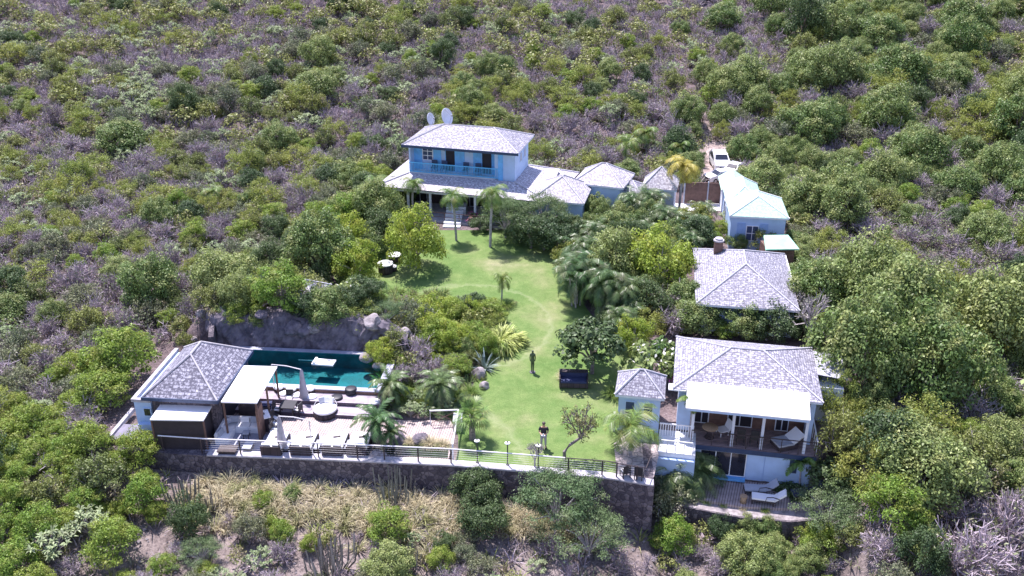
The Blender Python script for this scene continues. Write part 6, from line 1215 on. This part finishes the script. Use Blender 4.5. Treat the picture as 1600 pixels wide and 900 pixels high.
for (k, zn), LL in grp.items():
    nm, cat, look = NAMES[k]; LL.sort(key=lambda s: s[6]); m = len(LL) // 2
    for pre, L_ in (('', LL),) if len(LL) <= 18 else (('upper ', LL[:m]), ('lower ', LL[m:])):
        L_.sort(key=lambda s: s[5])
        for i, s in enumerate(L_):
            _, x, y, z, r, px, py = s; g = f'{pre}{look}s {zn}' if len(L_) > 1 else None
            if len(L_) == 1: lab = f'the only {look} {zn}'
            elif i == 0: lab = f'leftmost {pre}{look} {zn}'
            elif i == len(L_) - 1: lab = f'rightmost {pre}{look} {zn}'
            else: lab = f'{ORD[min(i, 19)]} {pre}{look} from left {zn}'
            if len(lab.split()) > 16: lab = lab.replace(' from left', '').replace('smaller ', ''); lab = ' '.join(lab.split()[:16]) if len(lab.split()) > 16 else lab
            place(k, (x, y, z), r, lab, cat, g, far=y > 78, sz=rg.uniform(.85, 1.25), rs=rsd)
# the smallest and farthest rest as one thicket
if LOD:
    VV = []
    for s in LOD:
        k, x, y, z, r, px, py = s; me = PROTO[k][rsd.randrange(len(PROTO[k]))]; src = me['far']; n = len(src.vertices); co = np.empty(n * 3, np.float32); src.vertices.foreach_get('co', co); co = co.reshape(-1, 3)
        pass
    by = {}
    for s in LOD: by.setdefault(s[0], []).append(s)
    print('stuff', {k: len(v_) for k, v_ in by.items()})
def far_wood():
    """distant thicket: light leaf clumps of each kind merged in one mesh"""
    mats = ['lf_ev', 'lf_dark', 'lf_lime', 'lf_olive', 'twig', 'lf_ros', 'lf_yel']; ki = dict(ev=0, dk=1, lime=2, olive=3, dry=4, ros=5, yel=6); rs = rnd(999); Vs = []; Mi = []
    for k, x, y, z, r, px, py in LOD:
        if k == 'dry': V = sprays((0, 0, -.1), 7, rs, .42, 3, .022, .6) * (r / 1.0)
        else: C, Rr = crown_clumps(.78, .6, .75, 14, .32, rs, -.2); V = clump_leaves(C, Rr, 20, .17 if k != 'ros' else .22, rs, .5) * r
        V = V + np.array([x, y, z]); Vs.append(V); Mi += [ki[k]] * (len(V) // 4)
    V = np.concatenate(Vs); o = quadmesh('far_thicket', V, mats); o.data.polygons.foreach_set('material_index', Mi); o.data.update(); tag(o, 'far off mixed green and mauve scrub covering the top of the slope', 'thicket', kind='stuff')
if LOD: far_wood()
# ---------------------------------------------------------------- dry grass, undergrowth, litter
def stuff_mesh(name, Vs, mats, label, mi=None):
    o = quadmesh(name, np.concatenate(Vs), mats)
    if mi: o.data.polygons.foreach_set('material_index', mi); o.data.update()
    return tag(o, label, name.replace('_', ' '), kind='stuff')
rs = rnd(500); Vs = []
for i in range(360):
    x = rs.uniform(-19, 4.5); fr = .75 + abs(rs.normal()) * 1.9
    if x > -3: fr = 1.0 + rs.uniform(0, 1.6)
    y = float(yw(x)) - fr; s_ = rs.uniform(.45, 1.3); Vs.append(blades(46, 1.05 * s_, .045, rs, (.05, 1.0), 1.0, 3, .22) + np.array([x, y, Tz(x, y) - .03]))
stuff_mesh('dry_grass', Vs, ['straw'], 'straw coloured dry grass along the foot of the retaining wall')
rs = rnd(501); Vs = []; Mi = []; BV = [blades(9, 1.0, .10, rnd(900 + i), (.1, 1.3), .8, 2, .35) for i in range(24)]
for i in range(15000):
    y = 36 + rs.uniform(0, 1) ** .8 * 115; x = rs.uniform(-1, 1) * (9 + y * .60); z = Tz(x, y); px, py = proj(x, y, z)
    if not (-40 < px < 1640 and -30 < py < 950) or z < -1.25 and y > float(yw(x)) or clearing(x, y, z, .2) or (-.3 < float(yw(x)) - y < .4): continue
    q = rs.randint(3); V = BV[rs.randint(24)] * (rs.uniform(.45, 1.0) * (1 + .5 * (y > 80))); Vs.append(V + np.array([x, y, z])); Mi += [q] * (len(V) // 4)
stuff_mesh('undergrowth', Vs, ['lf_olive', 'twig', 'lf_grey'], 'low mixed undergrowth of tufts and dead stems between the shrubs', Mi)
# brushwood: a tangled layer of thin bare branches under and between the shrubs
def flat_twigs(seed, n=7, L=.55, sp=.6):
    rs = rnd(seed); Q = sprays((0, 0, -.05), n, rs, L, 2, .022, sp, lift=.45); return Q.reshape(-1, 3, 4, 3)[:, 0].reshape(-1, 3)
TW = [flat_twigs(800 + i) for i in range(14)]; LV = []
for i in range(14):
    rs_ = rnd(850 + i); c_, r_ = crown_clumps(.7, .35, .55, 10, .3, rs_, -.2); LV.append(clump_leaves(c_, r_, 9, .14, rs_, .5, .5, 1, .2, .8))
rs = rnd(505); Vs = []; Mi = []; N_ = 0
XY = np.stack([rs.uniform(-1, 1, 26000), 38 + rs.uniform(0, 1, 26000) ** .7 * 132], 1); XY[:, 0] *= 12 + XY[:, 1] * .70; ZZ = T(XY[:, 0], XY[:, 1])
for (x, y), z in zip(XY.tolist(), ZZ.tolist()):
    px, py = proj(x, y, z)
    if N_ > 9800 or not (-260 < px < 1860 and -30 < py < 960) or -1.25 > z and y > float(yw(x)) or (y < 52 and -24 < x < 19) or clearing(x, y, z, .5): continue
    q = rs.rand(); right = px > 1150 + max(0, 150 - py) * .6; lv = q > (.57 if not right else .25); N_ += 1
    V = (LV if lv else TW)[rs.randint(14)] * rs.uniform(.9, 1.6); a = rs.uniform(0, 6.28); V = V @ np.array([[math.cos(a), math.sin(a), 0], [-math.sin(a), math.cos(a), 0], [0, 0, 1]]) + np.array([x, y, z]); Vs.append(V); Mi += [(1 + rs.randint(3)) if lv else 0] * (len(V) // 4)
stuff_mesh('brushwood', Vs, ['twig', 'lf_olive', 'lf_grey', 'lf_ev'], 'tangled low brush of bare mauve branches and small leaves covering the slopes', Mi)
# planted bed ground cover between pool and lawn
rs = rnd(502); Vs = []; Mi = []
for i in range(620):
    px = rs.uniform(565, 760); py = rs.uniform(455, 640)
    p = at(px, py)
    if p.z < -.9 or (px > 735 and 600 < py) or (px > 700 and py < 480): continue
    V = blades(24, rs.uniform(.4, .8), .06, rs, (.1, 1.2), .8, 2, .3); Vs.append(V + np.array([p.x, p.y, p.z])); Mi += [rs.randint(3)] * (len(V) // 4)
stuff_mesh('ground_cover', Vs, ['gr_green', 'lf_feather', 'lf_olive'], 'lush low ground cover filling the planted bed beside the lawn', Mi)
rs = rnd(503); Vs = []
for i in range(2600):
    y = rs.uniform(35, 62); x = rs.uniform(-30, 26); z = Tz(x, y); fr = float(yw(x)) - y
    if z < -1.25 and fr < 0 or (-.3 < fr < .5) or clearing(x, y, z, .1): continue
    if fr < 0 and rs.rand() > .35: continue
    s_ = rs.uniform(.04, .16); c = np.array([x, y, z + s_ * .2]); d = unit(rs.normal(size=(6, 3))) * s_; P_ = c + np.array([[1, 0, 0], [0, 1, 0], [-1, 0, 0], [0, -1, 0], [0, 0, .8], [0, 0, -.3]]) * s_ * rs.uniform(.6, 1.2, (6, 1))
    for a_, b2 in ((0, 1), (1, 2), (2, 3), (3, 0)): Vs.append(np.stack([P_[a_], P_[b2], P_[4], P_[4] + 1e-3]))
stuff_mesh('rubble', Vs, ['rock'], 'loose pale stones scattered over the bare ground')

bpy.context.view_layer.update()
